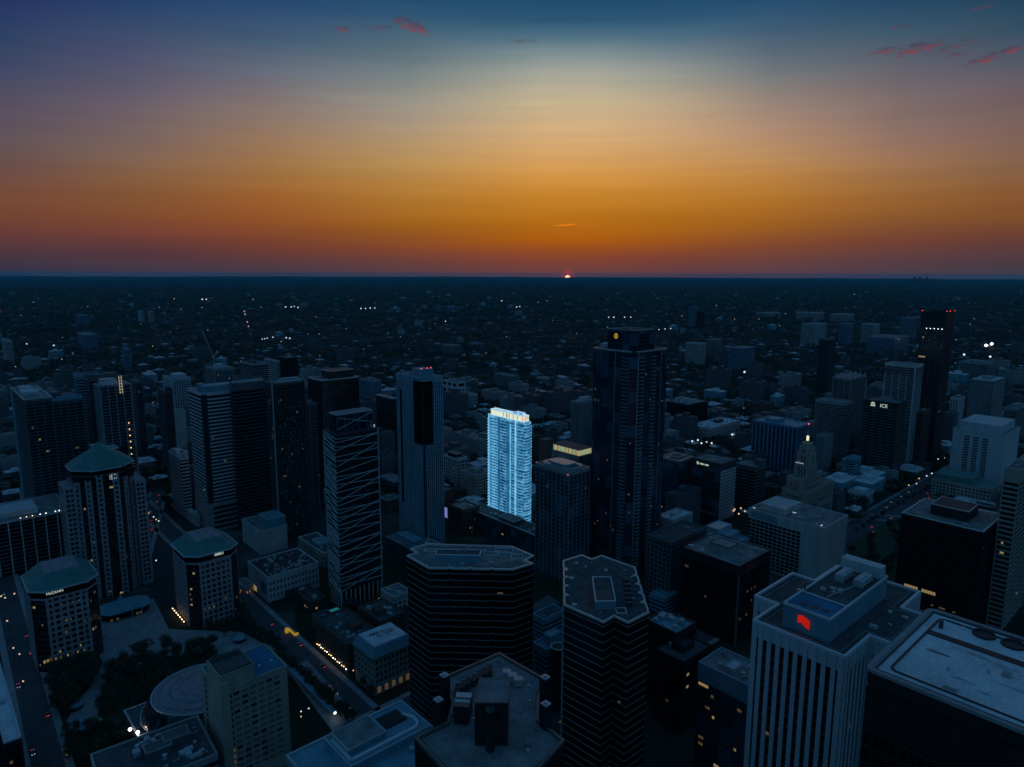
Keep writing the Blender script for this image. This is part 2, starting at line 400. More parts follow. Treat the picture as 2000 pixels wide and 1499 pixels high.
# ------------------------------------------------------------------ generic tower
def facade(root, poly, z0, z1, wall, gls, fh=3.7, band=1.2, bp=0.35, ps=0, pw=0.8, pp=0.5, top=3.0, edges=None, cpier=0.0, skip0=0.0, wmat2=None, bedges=None):
    b_ = MB(); b_.prism(poly, z0, z1 - 0.1, top=False); b_.build('glazing', gls, root)
    po = offs(poly, bp)
    b_ = MB(); n = 0
    if band > 0:
        z = z0 + skip0
        while z + fh < z1 - top + 0.5:
            b_.ring(poly, po, z + fh - band, z + fh, only=bedges); z += fh
        n += 1
    if top > 0: b_.ring(poly, offs(poly, bp + 0.07), z1 - top, z1 - 0.02)
    if b_.f: b_.build('spandrels', wall, root)
    if ps or cpier:
        b_ = MB()
        N_ = len(poly)
        for k in range(N_):
            if edges is not None and k not in edges: continue
            p, q = np.array(poly[k], float), np.array(poly[(k + 1) % N_], float)
            L = np.linalg.norm(q - p)
            if L < 2: continue
            e = (q - p) / L; nn = np.array([e[1], -e[0]])
            lst = []
            if cpier: lst += [(0, min(cpier, L / 2)), (max(L - cpier, L / 2), L)]
            if ps:
                m_ = max(1, int(round(L / ps)))
                w_ = pw
                lst += [(L * i / m_ - w_ / 2, L * i / m_ + w_ / 2) for i in range(0 if not cpier else 1, m_ + (1 if not cpier else 0))]
            for s0, s1 in lst:
                s0 = max(s0, -pp * 0.9); s1 = min(s1, L + pp * 0.9)
                a_, c_ = p + e * s0, p + e * s1
                d1, d2 = a_ + nn * pp, c_ + nn * pp
                zt = z1 - 0.06
                b_.face([(d1[0], d1[1], z0), (d2[0], d2[1], z0), (d2[0], d2[1], zt), (d1[0], d1[1], zt)])
                b_.face([(a_[0], a_[1], z0), (d1[0], d1[1], z0), (d1[0], d1[1], zt), (a_[0], a_[1], zt)])
                b_.face([(d2[0], d2[1], z0), (c_[0], c_[1], z0), (c_[0], c_[1], zt), (d2[0], d2[1], zt)])
                b_.face([(d1[0], d1[1], zt), (d2[0], d2[1], zt), (c_[0], c_[1], zt), (a_[0], a_[1], zt)])
        b_.build('piers', wmat2 or wall, root)
def roof(root, poly, z, rmat, par=1.0, pmat=None, bp=0.4, w=0.6):
    b_ = MB(); b_.face([(p[0], p[1], z) for p in poly]); r_ = b_.build('roof', rmat, root)
    if par > 0:
        b_ = MB(); b_.ring(offs(poly, -w), offs(poly, bp + 0.1), z - 0.03, z + par, inner=True); b_.build('parapet', pmat or conc, r_)
    return r_
_lw = {}
def lit(root, poly, z0, z1, n, seed, fh=3.7, m_=None, w=(1.2, 3.0), edges=None, h=1.5, out=0.06, skip0=0.0, band=1.2):
    q = random.Random(seed); N_ = len(poly)
    E_ = edges if edges is not None else [k for k in range(N_)]
    for _ in range(n):
        k = q.choice(E_)
        p, r_ = np.array(poly[k], float), np.array(poly[(k + 1) % N_], float)
        L = np.linalg.norm(r_ - p); e = (r_ - p) / L; nn = np.array([e[1], -e[0]])
        s_ = q.uniform(1, max(1.5, L - 4)); fl = q.randint(0, max(0, int((z1 - z0 - 6) / fh)))
        z = z0 + skip0 + fl * fh + 0.25
        ww = q.uniform(*w); hh = min(h, fh - band - 0.3)
        mm = m_ or q.choice((WARM, WARM2, WARM2, WARM2))
        key = mm.name
        if key not in _lw:
            b_ = MB(); b_.box(0, 1, -1, 0, 0, 1, True); _lw[key] = b_.mesh('lit_window', mm)
        c_ = p + e * s_
        link('lit_window', _lw[key], root, (c_[0], c_[1], z), math.atan2(e[1], e[0]), (ww, out, hh))
FOOT = []
ANG = R(42)
def solve(near, zs, xr, xl, ang=ANG, capa=None, capb=None):
    px, py = near
    if isinstance(zs, tuple):
        if zs[0] == 'b':
            g = at(zs[1], zs[2], zs[3] if len(zs) > 3 else 0.0); lo, hi = 0.0, 259.0
            for _ in range(50):
                md = (lo + hi) / 2
                if proj((g[0], g[1], md))[1] > py: lo = md
                else: hi = md
            N = np.array([g[0], g[1], lo])
        else: N = at_d(px, py, zs[1])
    else: N = at(px, py, zs)
    A_ = np.array([math.cos(ang), math.sin(ang), 0]); B_ = np.array([-math.sin(ang), math.cos(ang), 0])
    def ext(d_, x):
        lo, hi = 0.0, 300.0; s_ = 1 if x > proj(N)[0] else -1
        for _ in range(40):
            md = (lo + hi) / 2
            if s_ * (x - proj(N + d_ * md)[0]) > 0: lo = md
            else: hi = md
        return lo
    La = min(ext(A_, xr), capa or 70); Lb = min(ext(B_, xl), capb or 62)
    return N, max(La, 4), max(Lb, 4)
def foot(N, La, Lb, ang):
    c, s = math.cos(ang), math.sin(ang)
    FOOT.append([(N[0] + c * u - s * v, N[1] + s * u + c * v) for u, v in ((0, 0), (La, 0), (La, Lb), (0, Lb))])
STY = {
    'bands': dict(wall=pale, gls=glass, fh=3.7, band=1.7, bp=0.3),
    'bandsd': dict(wall=conc, gls=glass, fh=3.6, band=1.3, bp=0.3),
    'condo': dict(wall=dconc, gls=glass, fh=3.1, band=0.9, bp=0.8, ps=7, pw=0.8, pp=0.4),
    'balc': dict(wall=conc, gls=glass_b, fh=3.1, band=0.8, bp=1.2, ps=9, pw=1.0, pp=0.6),
    'ribs': dict(wall=pale, gls=glass, fh=3.6, band=0.6, bp=0.2, ps=3.0, pw=1.1, pp=0.5),
    'ribsd': dict(wall=conc, gls=glass, fh=3.4, band=0.7, bp=0.2, ps=3.2, pw=0.9, pp=0.5),
    'grid': dict(wall=stone, gls=glass, fh=3.8, band=1.7, bp=0.35, ps=3.6, pw=1.5, pp=0.42),
    'gridw': dict(wall=white, gls=glass, fh=3.8, band=1.3, bp=0.35, ps=4.0, pw=1.2, pp=0.42),
    'black': dict(wall=black, gls=glass_k, fh=3.8, band=0.9, bp=0.2, ps=3.0, pw=0.3, pp=0.35),
    'blackp': dict(wall=dconc, gls=glass_k, fh=3.4, band=0.35, bp=0.15, ps=2.4, pw=0.4, pp=0.35),
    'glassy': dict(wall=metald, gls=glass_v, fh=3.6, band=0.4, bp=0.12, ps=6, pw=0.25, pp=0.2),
    'blind': dict(wall=conc, gls=conc, fh=4, band=0.0, bp=0.2),
    'blindw': dict(wall=pale, gls=pale, fh=4, band=0.0, bp=0.2),
    'brick': dict(wall=brick, gls=glass, fh=4.0, band=1.9, bp=0.3, ps=3.4, pw=1.7, pp=0.36),
    'slab': dict(wall=tealp, gls=glass_b, fh=3.3, band=1.4, bp=0.3),
    'navy': dict(wall=navyp, gls=glass, fh=3.3, band=0.5, bp=0.2, ps=5.5, pw=2.0, pp=0.45),
}
def tower(name, label, near, zs, xr, xl, sty, cat='building', ang=ANG, capa=None, capb=None, top=2.5, par=1.0, rm=None, pm=None, pent=None, nu=3, nl=0, lm=None, poly=None, group=None, z0=0.0, far=None, **kw):
    if far:      # far edge given by its two roof corners and the depth towards the viewer
        p, q_ = at(*far[0], zs), at(*far[1], zs); Lb = far[2]; La = float(np.linalg.norm(q_ - p)); N = p - np.array([-math.sin(ang), math.cos(ang), 0]) * Lb
    else: N, La, Lb = solve(near, zs, xr, xl, ang, capa, capb)
    root = empty(name, (N[0], N[1], 0), ang, label, cat, group)
    z1 = N[2]; P = poly(La, Lb) if poly else rect(0, La, 0, Lb)
    s_ = dict(STY[sty]); s_.update(kw)
    facade(root, P, z0, z1, top=top, **s_)
    roof(root, P, z1, rm or roof_g, par, pm or s_['wall'], s_['bp'])
    av = []
    for pt in (pent if pent is not None else [(.3, .7, .3, .7, 4, None)]):
        fx0, fx1, fy0, fy1, h, mm = pt
        b_ = MB(); x0, x1, y0, y1 = fx0 * La, fx1 * La, fy0 * Lb, fy1 * Lb
        b_.box(x0, x1, y0, y1, z1, z1 + h)
        mi = MB()
        o = b_.build('penthouse', mm or conc, root)
        mi.ring(rect(x0 + .4, x1 - .4, y0 + .4, y1 - .4), rect(x0 - .15, x1 + .15, y0 - .15, y1 + .15), z1 + h - 0.3, z1 + h + 0.35, inner=True)
        mi.build('coping', pm or s_['wall'], o)
        av.append((x0, x1, y0, y1))
    seed = int(abs(N[0] * 13 + N[1] * 7)) + 1
    units(root, P, z1, nu, seed, avoid=av)
    if nl: lit(root, P, z0, z1 - top, nl, seed + 5, fh=s_['fh'], m_=lm, edges=[0, len(P) - 1] if not poly else None, band=s_['band'])
    foot(N, La, Lb, ang)
    return root, N, La, Lb, P
def text_mesh(s, size, m_, ext=0.15):
    cu = bpy.data.curves.new('t', 'FONT'); cu.body = s; cu.size = size; cu.extrude = ext; cu.align_x = 'CENTER'; cu.align_y = 'CENTER'
    o = bpy.data.objects.new('t', cu); COL.objects.link(o)
    dg = bpy.context.evaluated_depsgraph_get(); me = bpy.data.meshes.new_from_object(o.evaluated_get(dg))
    me.materials.clear(); me.materials.append(m_)
    bpy.data.objects.remove(o); bpy.data.curves.remove(cu); return me
def face_rot(nx, ny):   # upright sign whose front looks along (nx, ny)
    return (math.pi / 2, 0, math.atan2(ny, nx) + math.pi / 2)
def sign(root, me, loc, nx, ny, name='sign'):
    o = link(name, me, root, loc); o.rotation_euler = face_rot(nx, ny); return o
def disc(r, n=24, cx=0, cy=0): return [(cx + r * math.cos(2 * math.pi * k / n), cy + r * math.sin(2 * math.pi * k / n)) for k in range(n)]
roof_s = mat('roof_stain', (.50, .49, .49), var=.3, scale=.5, spec=.1)
# ------------------------------------------------------------------ helpers in a building's own frame
def lp(N, ang, px, py, z):
    d_ = at(px, py, z) - N; c, s = math.cos(ang), math.sin(ang)
    return float(d_[0] * c + d_[1] * s), float(-d_[0] * s + d_[1] * c)
def part(root, name, m_, fn):
    b_ = MB(); fn(b_); return b_.build(name, m_, root)
def hip(root, P, z0, h, inset, m_, flat=None, rimm=None):
    Q = offs(P, -inset); b_ = MB(); b_.frustum(P, z0, Q, z0 + h); r_ = b_.build('roof', m_, root)
    if rimm is not None:
        b_ = MB(); b_.ring(offs(P, -0.5), offs(P, 0.5), z0 - 0.45, z0 + 0.25, inner=True); b_.build('eave_rim', rimm, r_)
    if flat is not None:
        b_ = MB(); b_.prism(offs(Q, -0.8), z0 + h, z0 + h + 0.35); b_.build('roof_deck', flat, r_)
    return r_

# ------------------------------------------------------------------ white striped bank tower, lower right
N, _, _ = solve((1650, 1286), 140, 1700, 1469)
nbc = empty('office_tower', (N[0], N[1], 0), ANG, 'white cross shaped office tower with dark window strips and a red penthouse logo', 'office tower')
P = [(0, 0), (19.5, 0), (19.5, -8), (48.5, -8), (48.5, 0), (67.5, 0), (67.5, 31), (47, 31), (47, 40), (17.5, 40), (17.5, 31), (0, 31)]
facade(nbc, P, 0, 140, white, glass, fh=3.7, band=0.0, bp=0.25, ps=3.15, pw=1.5, pp=0.55, top=5.0, cpier=1.6)
part(nbc, 'spandrel_panels', metald, lambda b: [b.ring(P, offs(P, 0.12), z, z + 1.1) for z in np.arange(3, 132, 3.7)])
roof(nbc, P, 140, roof_d, 0.9, rimw, 0.3, 0.45)
part(nbc, 'roof_curb', roof_g, lambda b: b.ring(offs(P, -2.6), offs(P, -2.2), 140, 140.35, inner=True))
pen = part(nbc, 'penthouse', tealp, lambda b: b.box(5, 54, 7.3, 23.2, 140, 148))
part(pen, 'coping', rimw, lambda b: (b.ring(rect(5.35, 53.6, 7.65, 22.8), rect(4.9, 54.1, 7.2, 23.3), 147.8, 148.7, inner=True), b.box(18, 18.5, 7.7, 22.8, 148.3, 148.6)))
part(pen, 'roof_deck', roof_d, lambda b: b.box(18.6, 53.5, 7.7, 22.7, 147.9, 148.15))
part(pen, 'roof_tank', bluep, lambda b: b.box(5.4, 17.9, 7.7, 22.7, 147.9, 148.2))
for k in range(3): part(pen, 'fan_opening', black, lambda b: b.prism(disc(1.15, 16, 9.5 + k * 0.4, 18.2 - 3.6 * k), 148.15, 148.3))
part(nbc, 'louvre_house', white, lambda b: (b.box(49.3, 53.9, 8.2, 22.6, 148.2, 152.5), [b.box(49.1, 49.3, 8.4 + 2.35 * k, 8.5 + 2.35 * k, 148.4, 152.4) for k in range(7)]))
for x, y in ((40, 17.5), (40.5, 11)):
    part(nbc, 'chiller', metalw, lambda b: (b.box(x - 4.5, x + 4.5, y - 1.6, y + 1.6, 149, 151), [b.box(x - 4.2 + 2.9 * k, x - 3.8 + 2.9 * k, y - 1.7, y + 1.7, 148.15, 149) for k in range(4)], [b.prism(disc(0.9, 10, x - 3.2 + 2.1 * k, y), 151, 151.4) for k in range(4)]))
def flag(b):
    for x, pts in ((4.65, [(0, 1.0), (0, 3.6), (1.5, 4.0), (1.5, 1.5)]), (4.5, [(1.5, 1.4), (1.5, 3.9), (4.0, 2.9), (4.0, -0.1), (2.6, 0.5)])):
        f = [(x, 17.9 - u, 142.3 + v) for u, v in pts]; b.face(f)
        for k in range(len(f)): b.face([f[k], f[(k + 1) % len(f)], (5.0, *f[(k + 1) % len(f)][1:]), (5.0, *f[k][1:])])
part(nbc, 'logo', SIGNR, flag)
for x, y, z in ((19, 22.6, 148), (19.8, 22.6, 148), (49.5, 21.5, 152)): part(nbc, 'antenna', metald, lambda b: b.tube((x, y, z), (x, y, z + 2.7), .13))
lit(nbc, P, 0, 126, 26, 3, fh=3.7, edges=[0, 11], w=(1.0, 1.5), m_=WARM2)
units(nbc, [(20, -7), (47, -7), (47, 5), (20, 5)], 140, 5, 9, .6); units(nbc, [(19, 25), (46, 25), (46, 38), (19, 38)], 140, 4, 10, .6); units(nbc, [(21, 8.5), (36, 8.5), (36, 22), (21, 22)], 148.15, 6, 12, .6)
part(nbc, 'roof_pipe', metalw, lambda b: b.tube((20, 15, 148.5), (37, 12, 148.5), .18))
foot(N, 68, 40, ANG)

# ------------------------------------------------------------------ black tower with a pale roof, bottom right
N = at(1694, 1303, 180)
td = empty('black_tower', (N[0], N[1], 0), ANG, 'black office tower with a big pale flat roof and two round fan openings', 'office tower')
def rr(x0, x1, y0, y1, r, n=6):
    out = []
    for cx, cy, a0 in ((x1 - r, y0 + r, -90), (x1 - r, y1 - r, 0), (x0 + r, y1 - r, 90), (x0 + r, y0 + r, 180)):
        out += [(cx + r * math.cos(R(a0 + 90 * k / n)), cy + r * math.sin(R(a0 + 90 * k / n))) for k in range(n + 1)]
    return out
P = rr(0, 38, -84, 0, 1.6)
facade(td, rect(0.4, 37.6, -83.6, -0.4), 0, 176, black, glass_k, fh=3.7, band=1.0, bp=0.15, ps=1.7, pw=0.25, pp=0.4, top=9)
part(td, 'eaves_band', black, lambda b: b.ring(offs(P, -1.5), offs(P, 0.3), 176.5, 179.4))
rf = part(td, 'roof', roof_w, lambda b: b.prism(offs(P, -0.2), 178.5, 179.6))
part(rf, 'parapet', conc, lambda b: b.ring(offs(P, -0.6), offs(P, 0.45), 179.3, 180.0, inner=True))
part(rf, 'rail_track', black, lambda b: (b.ring(offs(P, -1.35), offs(P, -0.95), 179.5, 179.8, inner=True), b.ring(rr(3.4, 34.6, -80.6, -3.4, 1.4), rr(3.0, 35.0, -81, -3.0, 1.6), 179.5, 179.85, inner=True)))
part(td, 'roof_gutter', black, lambda b: b.box(24.8, 27.0, -80.9, -3.1, 179.6, 179.75))
for px, py in ((1922, 1238), (1979, 1258)):
    cx, cy = lp(N, ANG, px, py, 180)
    part(td, 'fan_opening', black, lambda b: (b.prism(disc(1.7, 28, cx, cy), 179.55, 179.9), b.ring(disc(1.9, 28, cx, cy), disc(2.3, 28, cx, cy), 179.6, 180.1, inner=True)))
cx, cy = lp(N, ANG, 1862, 1218, 180)
part(td, 'roof_dish', rimw, lambda b: b.ring(disc(1.9, 24, cx, cy), disc(2.3, 24, cx, cy), 179.5, 179.75, inner=True))
cx, cy = lp(N, ANG, 1838, 1224, 180); part(td, 'vent_pipe', metald, lambda b: b.prism(disc(0.45, 10, cx, cy), 179.6, 181.4))
cx, cy = lp(N, ANG, 1972, 1320, 180); part(td, 'roof_hatch', conc, lambda b: (b.box(cx - .7, cx + .7, cy - .2, cy + 1.2, 179.6, 180.5), b.ring(rect(cx - .6, cx + .6, cy - 1.7, cy - .3), rect(cx - .7, cx + .7, cy - 1.8, cy - .2), 180.2, 180.3, inner=True)))
cx, cy = lp(N, ANG, 1856, 1343, 180); part(td, 'roof_pad', roof_g, lambda b: b.box(cx - .6, cx + .6, cy - 1.2, cy + 1.2, 179.6, 179.75))
cx, cy = lp(N, ANG, 1832, 1272, 180); part(td, 'roof_stain', roof_g, lambda b: b.prism([(cx + 0.55 * math.cos(t) * (1 + .2 * math.sin(3 * t)), cy + 2.4 * math.sin(t)) for t in np.linspace(0, 6.283, 19)[:-1]], 179.55, 179.62))
for px, py, a_, b_2 in ((1900, 1275, 3.4, .8), (1960, 1300, 2.6, 1.0), (1880, 1325, 2.2, .5), (1990, 1345, 3.0, .7), (1920, 1350, 1.2, .5)):
    cx, cy = lp(N, ANG, px, py, 180); part(td, 'roof_stain', roof_s, lambda b: b.prism([(cx + b_2 * math.cos(t) * (1 + .3 * math.sin(3 * t + px)), cy + a_ * math.sin(t) * (1 + .2 * math.cos(4 * t))) for t in np.linspace(0, 6.283, 25)[:-1]], 179.55, 179.615))
units(td, [(5, -70), (24, -70), (24, -5), (5, -5)], 179.6, 9, 44, .32)
lit(td, rect(0.4, 37.6, -83.6, -0.4), 60, 168, 7, 11, edges=[3], m_=WARM2, out=0.2)
foot(N + np.array([0.669 * 84, -0.743 * 84, 0]), 38, 84, ANG)

# ------------------------------------------------------------------ dark tower seen from above, bottom centre
def worldpoly(pts, z): return ccw([tuple(at(px, py, z)[:2]) for px, py in pts])
def centre_root(name, Pw, label, cat):
    c = np.mean(np.array(Pw), axis=0)
    r_ = empty(name, (c[0], c[1], 0), 0.0, label, cat); FOOT.append(list(Pw))
    return r_, [(p[0] - c[0], p[1] - c[1]) for p in Pw], c
PX = [(975, 1275), (1062, 1325), (1052, 1365), (1050, 1405), (1100, 1445), (960, 1600), (812, 1440), (875, 1410), (885, 1370), (868, 1322)]
ex, P, c0 = centre_root('notched_tower', worldpoly(PX, 120), 'dark notched office tower with rail tracks and a black plant house on its grey roof', 'office tower')
facade(ex, P, 0, 119, black, glass_k, fh=3.8, band=0.6, bp=0.2, ps=3.0, pw=0.3, pp=0.35, top=4)
roof(ex, P, 119, roof_g, 1.0, bronze, 0.3, 0.5)
part(ex, 'rail_track', pinkst, lambda b: [b.ring(offs(P, -o - .22), offs(P, -o), 119.0, 119.35, inner=True) for o in (1.6, 2.5)])
loc2 = lambda px, py, z: tuple((at(px, py, z)[:2] - c0))
for px, py in ((868, 1320), (856, 1368), (1065, 1324), (1066, 1376)):
    x, y = loc2(px, py, 127)
    t_ = part(ex, 'corner_turret', black, lambda b: b.prism([(x + 1.9 * math.cos(R(a_)), y + 1.9 * math.sin(R(a_))) for a_ in (-3, 87, 177, 267)], 80, 127))
    part(t_, 'turret_cap', metalw, lambda b: (b.prism([(x + 1.75 * math.cos(R(a_)), y + 1.75 * math.sin(R(a_))) for a_ in (-3, 87, 177, 267)], 127, 127.4), b.box(x - .5, x + .5, y - .4, y + .4, 127.4, 127.9)))
Q = ccw([loc2(px, py, 133) for px, py in ((937, 1326), (995, 1327), (992, 1374), (927, 1374))])
pe_ = part(ex, 'plant_house', black, lambda b: b.prism(Q, 119, 133))
part(pe_, 'roof_deck', roof_g, lambda b: b.prism(offs(Q, -0.15), 133, 133.15)); part(pe_, 'coping', bronze, lambda b: b.ring(offs(Q, -.25), offs(Q, .1), 132.9, 133.35, inner=True))
Q2 = ccw([loc2(px, py, 132) for px, py in ((948, 1376), (967, 1376), (966, 1390), (957, 1396), (948, 1390))])
part(pe_, 'stair_turret', black, lambda b: b.prism(Q2, 119, 132)); part(pe_, 'turret_roof', roof_d, lambda b: b.prism(offs(Q2, -.1), 132, 132.1))
Q3 = ccw([loc2(px, py, 125) for px, py in ((892, 1352), (923, 1354), (914, 1383), (885, 1381))])
h_ = part(ex, 'generator_house', black, lambda b: b.prism(Q3, 119, 125))
part(h_, 'louvre_roof', white, lambda b: [b.face([(Q3[i][0], Q3[i][1], 125.05) for i in range(4)])])
part(h_, 'louvre_gap', metald, lambda b: [b.prism(ccw([loc2(px, py, 125.2) for px, py in ((890, 1362), (922, 1364), (921, 1366), (889, 1364))]), 125.06, 125.3), b.prism(ccw([loc2(px, py, 125.2) for px, py in ((886.5, 1371), (919, 1373), (914.5, 1382), (885.2, 1380))]), 125.06, 125.25)])
for k in range(7):      # cooling tower racks along the north edge
    x, y = loc2(894 + k * 10.5, 1341 - k * 6.2, 121)
    part(ex, 'cooling_unit', metald, lambda b: (b.box(x - .8, x + .8, y - 3.0, y + 1.2, 119.3, 121.2), [b.box(x - .9, x + .9, y - 2.8 + j * 1.2, y - 2.4 + j * 1.2, 121.2, 121.45) for j in range(4)]))
for k in range(3):
    x, y = loc2(990 + k * 11, 1309 + k * 7.5, 122)
    part(ex, 'cooling_tower', metalw, lambda b: (b.box(x - 1.5, x + 1.5, y - 1.1, y + 1.3, 119.2, 121.6), [b.box(x - 1.4 + j * .7, x - 1.05 + j * .7, y - 1.2, y + 1.4, 121.6, 121.8) for j in range(4)]))
part(ex, 'roof_frame', metalw, lambda b: (b.tube((*loc2(924, 1403, 123), 119), (*loc2(924, 1403, 123), 123), .15), b.tube((*loc2(944, 1404, 123), 119), (*loc2(944, 1404, 123), 123), .15), b.tube((*loc2(924, 1403, 123), 123), (*loc2(944, 1404, 123), 123), .2)))
units(ex, P, 119, 16, 77, 0.5, avoid=[(-8, 6, -8, 8)])

# ------------------------------------------------------------------ twin faceted black towers
def saw(Pw, amp, n, only):
    out = []
    for k in range(len(Pw)):
        p, q = np.array(Pw[k]), np.array(Pw[(k + 1) % len(Pw)]); out.append(tuple(p))
        if k in only:
            L = np.linalg.norm(q - p); e = (q - p) / L; nn = np.array([-e[1], e[0]])
            for i in range(1, n):
                b_ = p + e * L * i / n
                out += [tuple(b_ - e * 1.1), tuple(b_ + nn * amp), tuple(b_ + e * 1.1)]
    return out
WPX = [(795, 1087), (814, 1081), (802, 1074), (834, 1064), (1000, 1069), (1042, 1087), (1025, 1096), (1041, 1102), (1002, 1114), (837, 1111)]
EPX = [(1100, 1097), (1102, 1183), (1179, 1217), (1200, 1205), (1227, 1218), (1267, 1198), (1240, 1110), (1175, 1087), (1156, 1094), (1136, 1086)]
for nm, PX, z1, amp, edges_, lab in (('faceted_tower', WPX, 100, 1.0, 'w', 'wide black faceted office tower with thin pale floor lines and a low pale roof house'),
                                     ('faceted_tower', EPX, 107, 1.6, 'e', 'narrow black faceted office tower with saw toothed roof rim beside the notched dark tower')):
    Pw = worldpoly(PX, z1); n_ = len(Pw)
    if edges_ == 'w': es_ = [k for k in range(n_) if np.linalg.norm(np.array(Pw[k]) - np.array(Pw[(k + 1) % n_])) > 40]
    else: es_ = [k for k in range(n_) if np.linalg.norm(np.array(Pw[k]) - np.array(Pw[(k + 1) % n_])) > 40]
    Pw = saw(Pw, amp, 4 if edges_ == 'w' else 5, es_)
    rt_, P, c0 = centre_root(nm, Pw, lab, 'office tower')
    facade(rt_, P, 0, z1, conc, glass_k, fh=3.9, band=0.36, bp=0.12, top=0.4)
    roof(rt_, P, z1, roof_d if edges_ == 'e' else roof_g, 0.7, rim, 0.15, 0.55)
    loc2 = lambda px, py, z: tuple((at(px, py, z)[:2] - c0))
    Q = ccw([loc2(*p, z1 + 4) for p in (((853, 1074), (940, 1075), (937, 1086), (850, 1084)) if edges_ == 'w' else ((1157, 1128), (1193, 1128), (1203, 1175), (1163, 1176)))])
    ph = part(rt_, 'penthouse', tealp, lambda b: b.prism(Q, z1, z1 + 4)); part(ph, 'roof_deck', roof_d, lambda b: b.prism(offs(Q, -.3), z1 + 4, z1 + 4.12))
    part(ph, 'coping', rimw, lambda b: b.ring(offs(Q, -.35), offs(Q, .12), z1 + 3.9, z1 + 4.4, inner=True))
    part(rt_, 'window_rail', roof_g, lambda b: [b.ring(offs(P, -o - .2), offs(P, -o), z1, z1 + .3, inner=True) for o in (3.4, 4.6)])
    if edges_ == 'e':
        for k in range(6):
            x, y = loc2(1222 + k * 1.5, 1135 + k * 9, z1 + 1)
            part(rt_, 'cooling_unit', metald, lambda b: (b.box(x - 1.6, x + 1.6, y - .9, y + .9, z1 + .5, z1 + 1.9), b.box(x + 2.0, x + 5.2, y - .15, y + .15, z1 + .4, z1 + .7)))
        x, y = loc2(1213, 1194, z1); part(rt_, 'roof_well', rimw, lambda b: b.ring(rect(x - 2, x + 2, y - 2.4, y + 2.4), rect(x - 2.4, x + 2.4, y - 2.8, y + 2.8), z1, z1 + .5, inner=True)); part(rt_, 'well_floor', black, lambda b: b.prism(rect(x - 2, x + 2, y - 2.4, y + 2.4), z1, z1 + .1))
    else:
        for px, py, w_, d_ in ((960, 1082, 4, 2.5), (985, 1076, 5, 3), (1010, 1088, 3, 3), (842, 1076, 4, 1.5)):
            x, y = loc2(px, py, z1); part(rt_, 'roof_curb', rimw, lambda b: b.ring(rect(x - w_, x + w_, y - d_, y + d_), rect(x - w_ - .3, x + w_ + .3, y - d_ - .3, y + d_ + .3), z1, z1 + .5, inner=True))
    units(rt_, P, z1, 17, 5, 0.55, avoid=[(min(q[0] for q in Q), max(q[0] for q in Q), min(q[1] for q in Q), max(q[1] for q in Q))])
    lit(rt_, P, 0, z1, 9, 4 + len(PX[0]) + int(c0[0]), fh=3.9, band=0.42, m_=WARM2, w=(1.0, 4.0), h=0.9)

# ------------------------------------------------------------------ three granite towers with green roofs round the square
def granite(label, near, zs, xr, ext_, chf, fh, signtxt=None, dark=5.0, hh=7.5, ins=9.0, nl=10, seed=1, depth=44):
    N, La, _ = solve(near, zs, xr, 0)
    root = empty('granite_office_block', (N[0], N[1], 0), ANG, label, 'office block')
    P = chamf(-ext_, La + ext_, 0, depth, chf); z1 = N[2]
    facade(root, P, 0, z1, pinkst, glass, fh=fh, band=1.65, bp=0.4, ps=4.0, pw=1.35, pp=0.48, top=1.2, edges=[0, 2, 4, 6], cpier=1.6, bedges=[0, 2, 4, 6])
    part(root, 'corner_spandrels', metald, lambda b: [b.ring(P, offs(P, .15), z, z + .5, only=[1, 3, 5, 7]) for z in np.arange(3, z1 - 2, fh)])
    Pi = offs(P, -0.8); part(root, 'top_storey', glass_k, lambda b: b.prism(Pi, z1, z1 + dark))
    part(root, 'top_piers', black, lambda b: [b.ring(Pi, offs(Pi, .1), z1 + k, z1 + k + .4) for k in (0.2, dark - .5)])
    hip(root, offs(P, 0.9), z1 + dark, hh, ins, copper, roof_m, pale)
    b_ = MB()                                     # raised wedge over the entrance bay
    xa, xb = 2, La - 2
    b_.frustum([(xa, -0.6), (xb, -0.6), (xb, ins), (xa, ins)], z1 + dark, [(xa + 3, ins - 1), (xb - 3, ins - 1), (xb - 3, ins + .5), (xa + 3, ins + .5)], z1 + dark + hh + 1.2); b_.build('roof_gable', copper, root)
    if signtxt:
        s_, size, fx, m_ = signtxt
        sign(root, text_mesh(s_, size, m_), (La * fx, 0.55, z1 + dark * 0.52), 0, -1)
    lit(root, P, 0, z1, nl, seed, fh=fh, edges=[0, 0, 7, 1], band=1.65, w=(1.0, 1.8))
    foot(N, La, depth, ANG); return root, N, La, P, z1
mA, NA, LA, PA, zA = granite('granite office block with a teal hipped roof and a lit white McCANN sign', (87, 1171), ('b', 101, 1304, 4), 172, 6.5, 7.0, 4.05, ('McCANN', 2.3, 0.25, SIGN), nl=14, seed=21)
for k in range(6):
    part(mA, 'lit_window', WARM2 if k % 2 else WARM, lambda b: b.box(1.2 + 3.4 * k, 3.2 + 3.4 * k, 0.0 - .06, .3, 8.3, 9.8))
    if k > 1: part(mA, 'lit_window', WARM2, lambda b: b.box(1.0 + 3.4 * k, 3.0 + 3.4 * k, -.06, .3, zA - 8.0, zA - 6.4))
for x in (-4.0, -2.2, -.6): part(mA, 'lit_lobby', WARM, lambda b: b.frustum([(x, -.62 - x * .0), (x + 1.2, -.62), (x + 1.2, .2), (x, .2)], 8.4, [(x, -.62), (x + 1.2, -.62), (x + 1.2, .2), (x, .2)], 10.2))
mC, NC, LC, PC, zC = granite('granite office block with a dark green roof and a small lit sign', (389, 1100), ('b', 397, 1220, 2), 450, 7, 7.0, 4.1, ('-BBEU', 2.7, 0.64, SIGN), nl=12, seed=5)
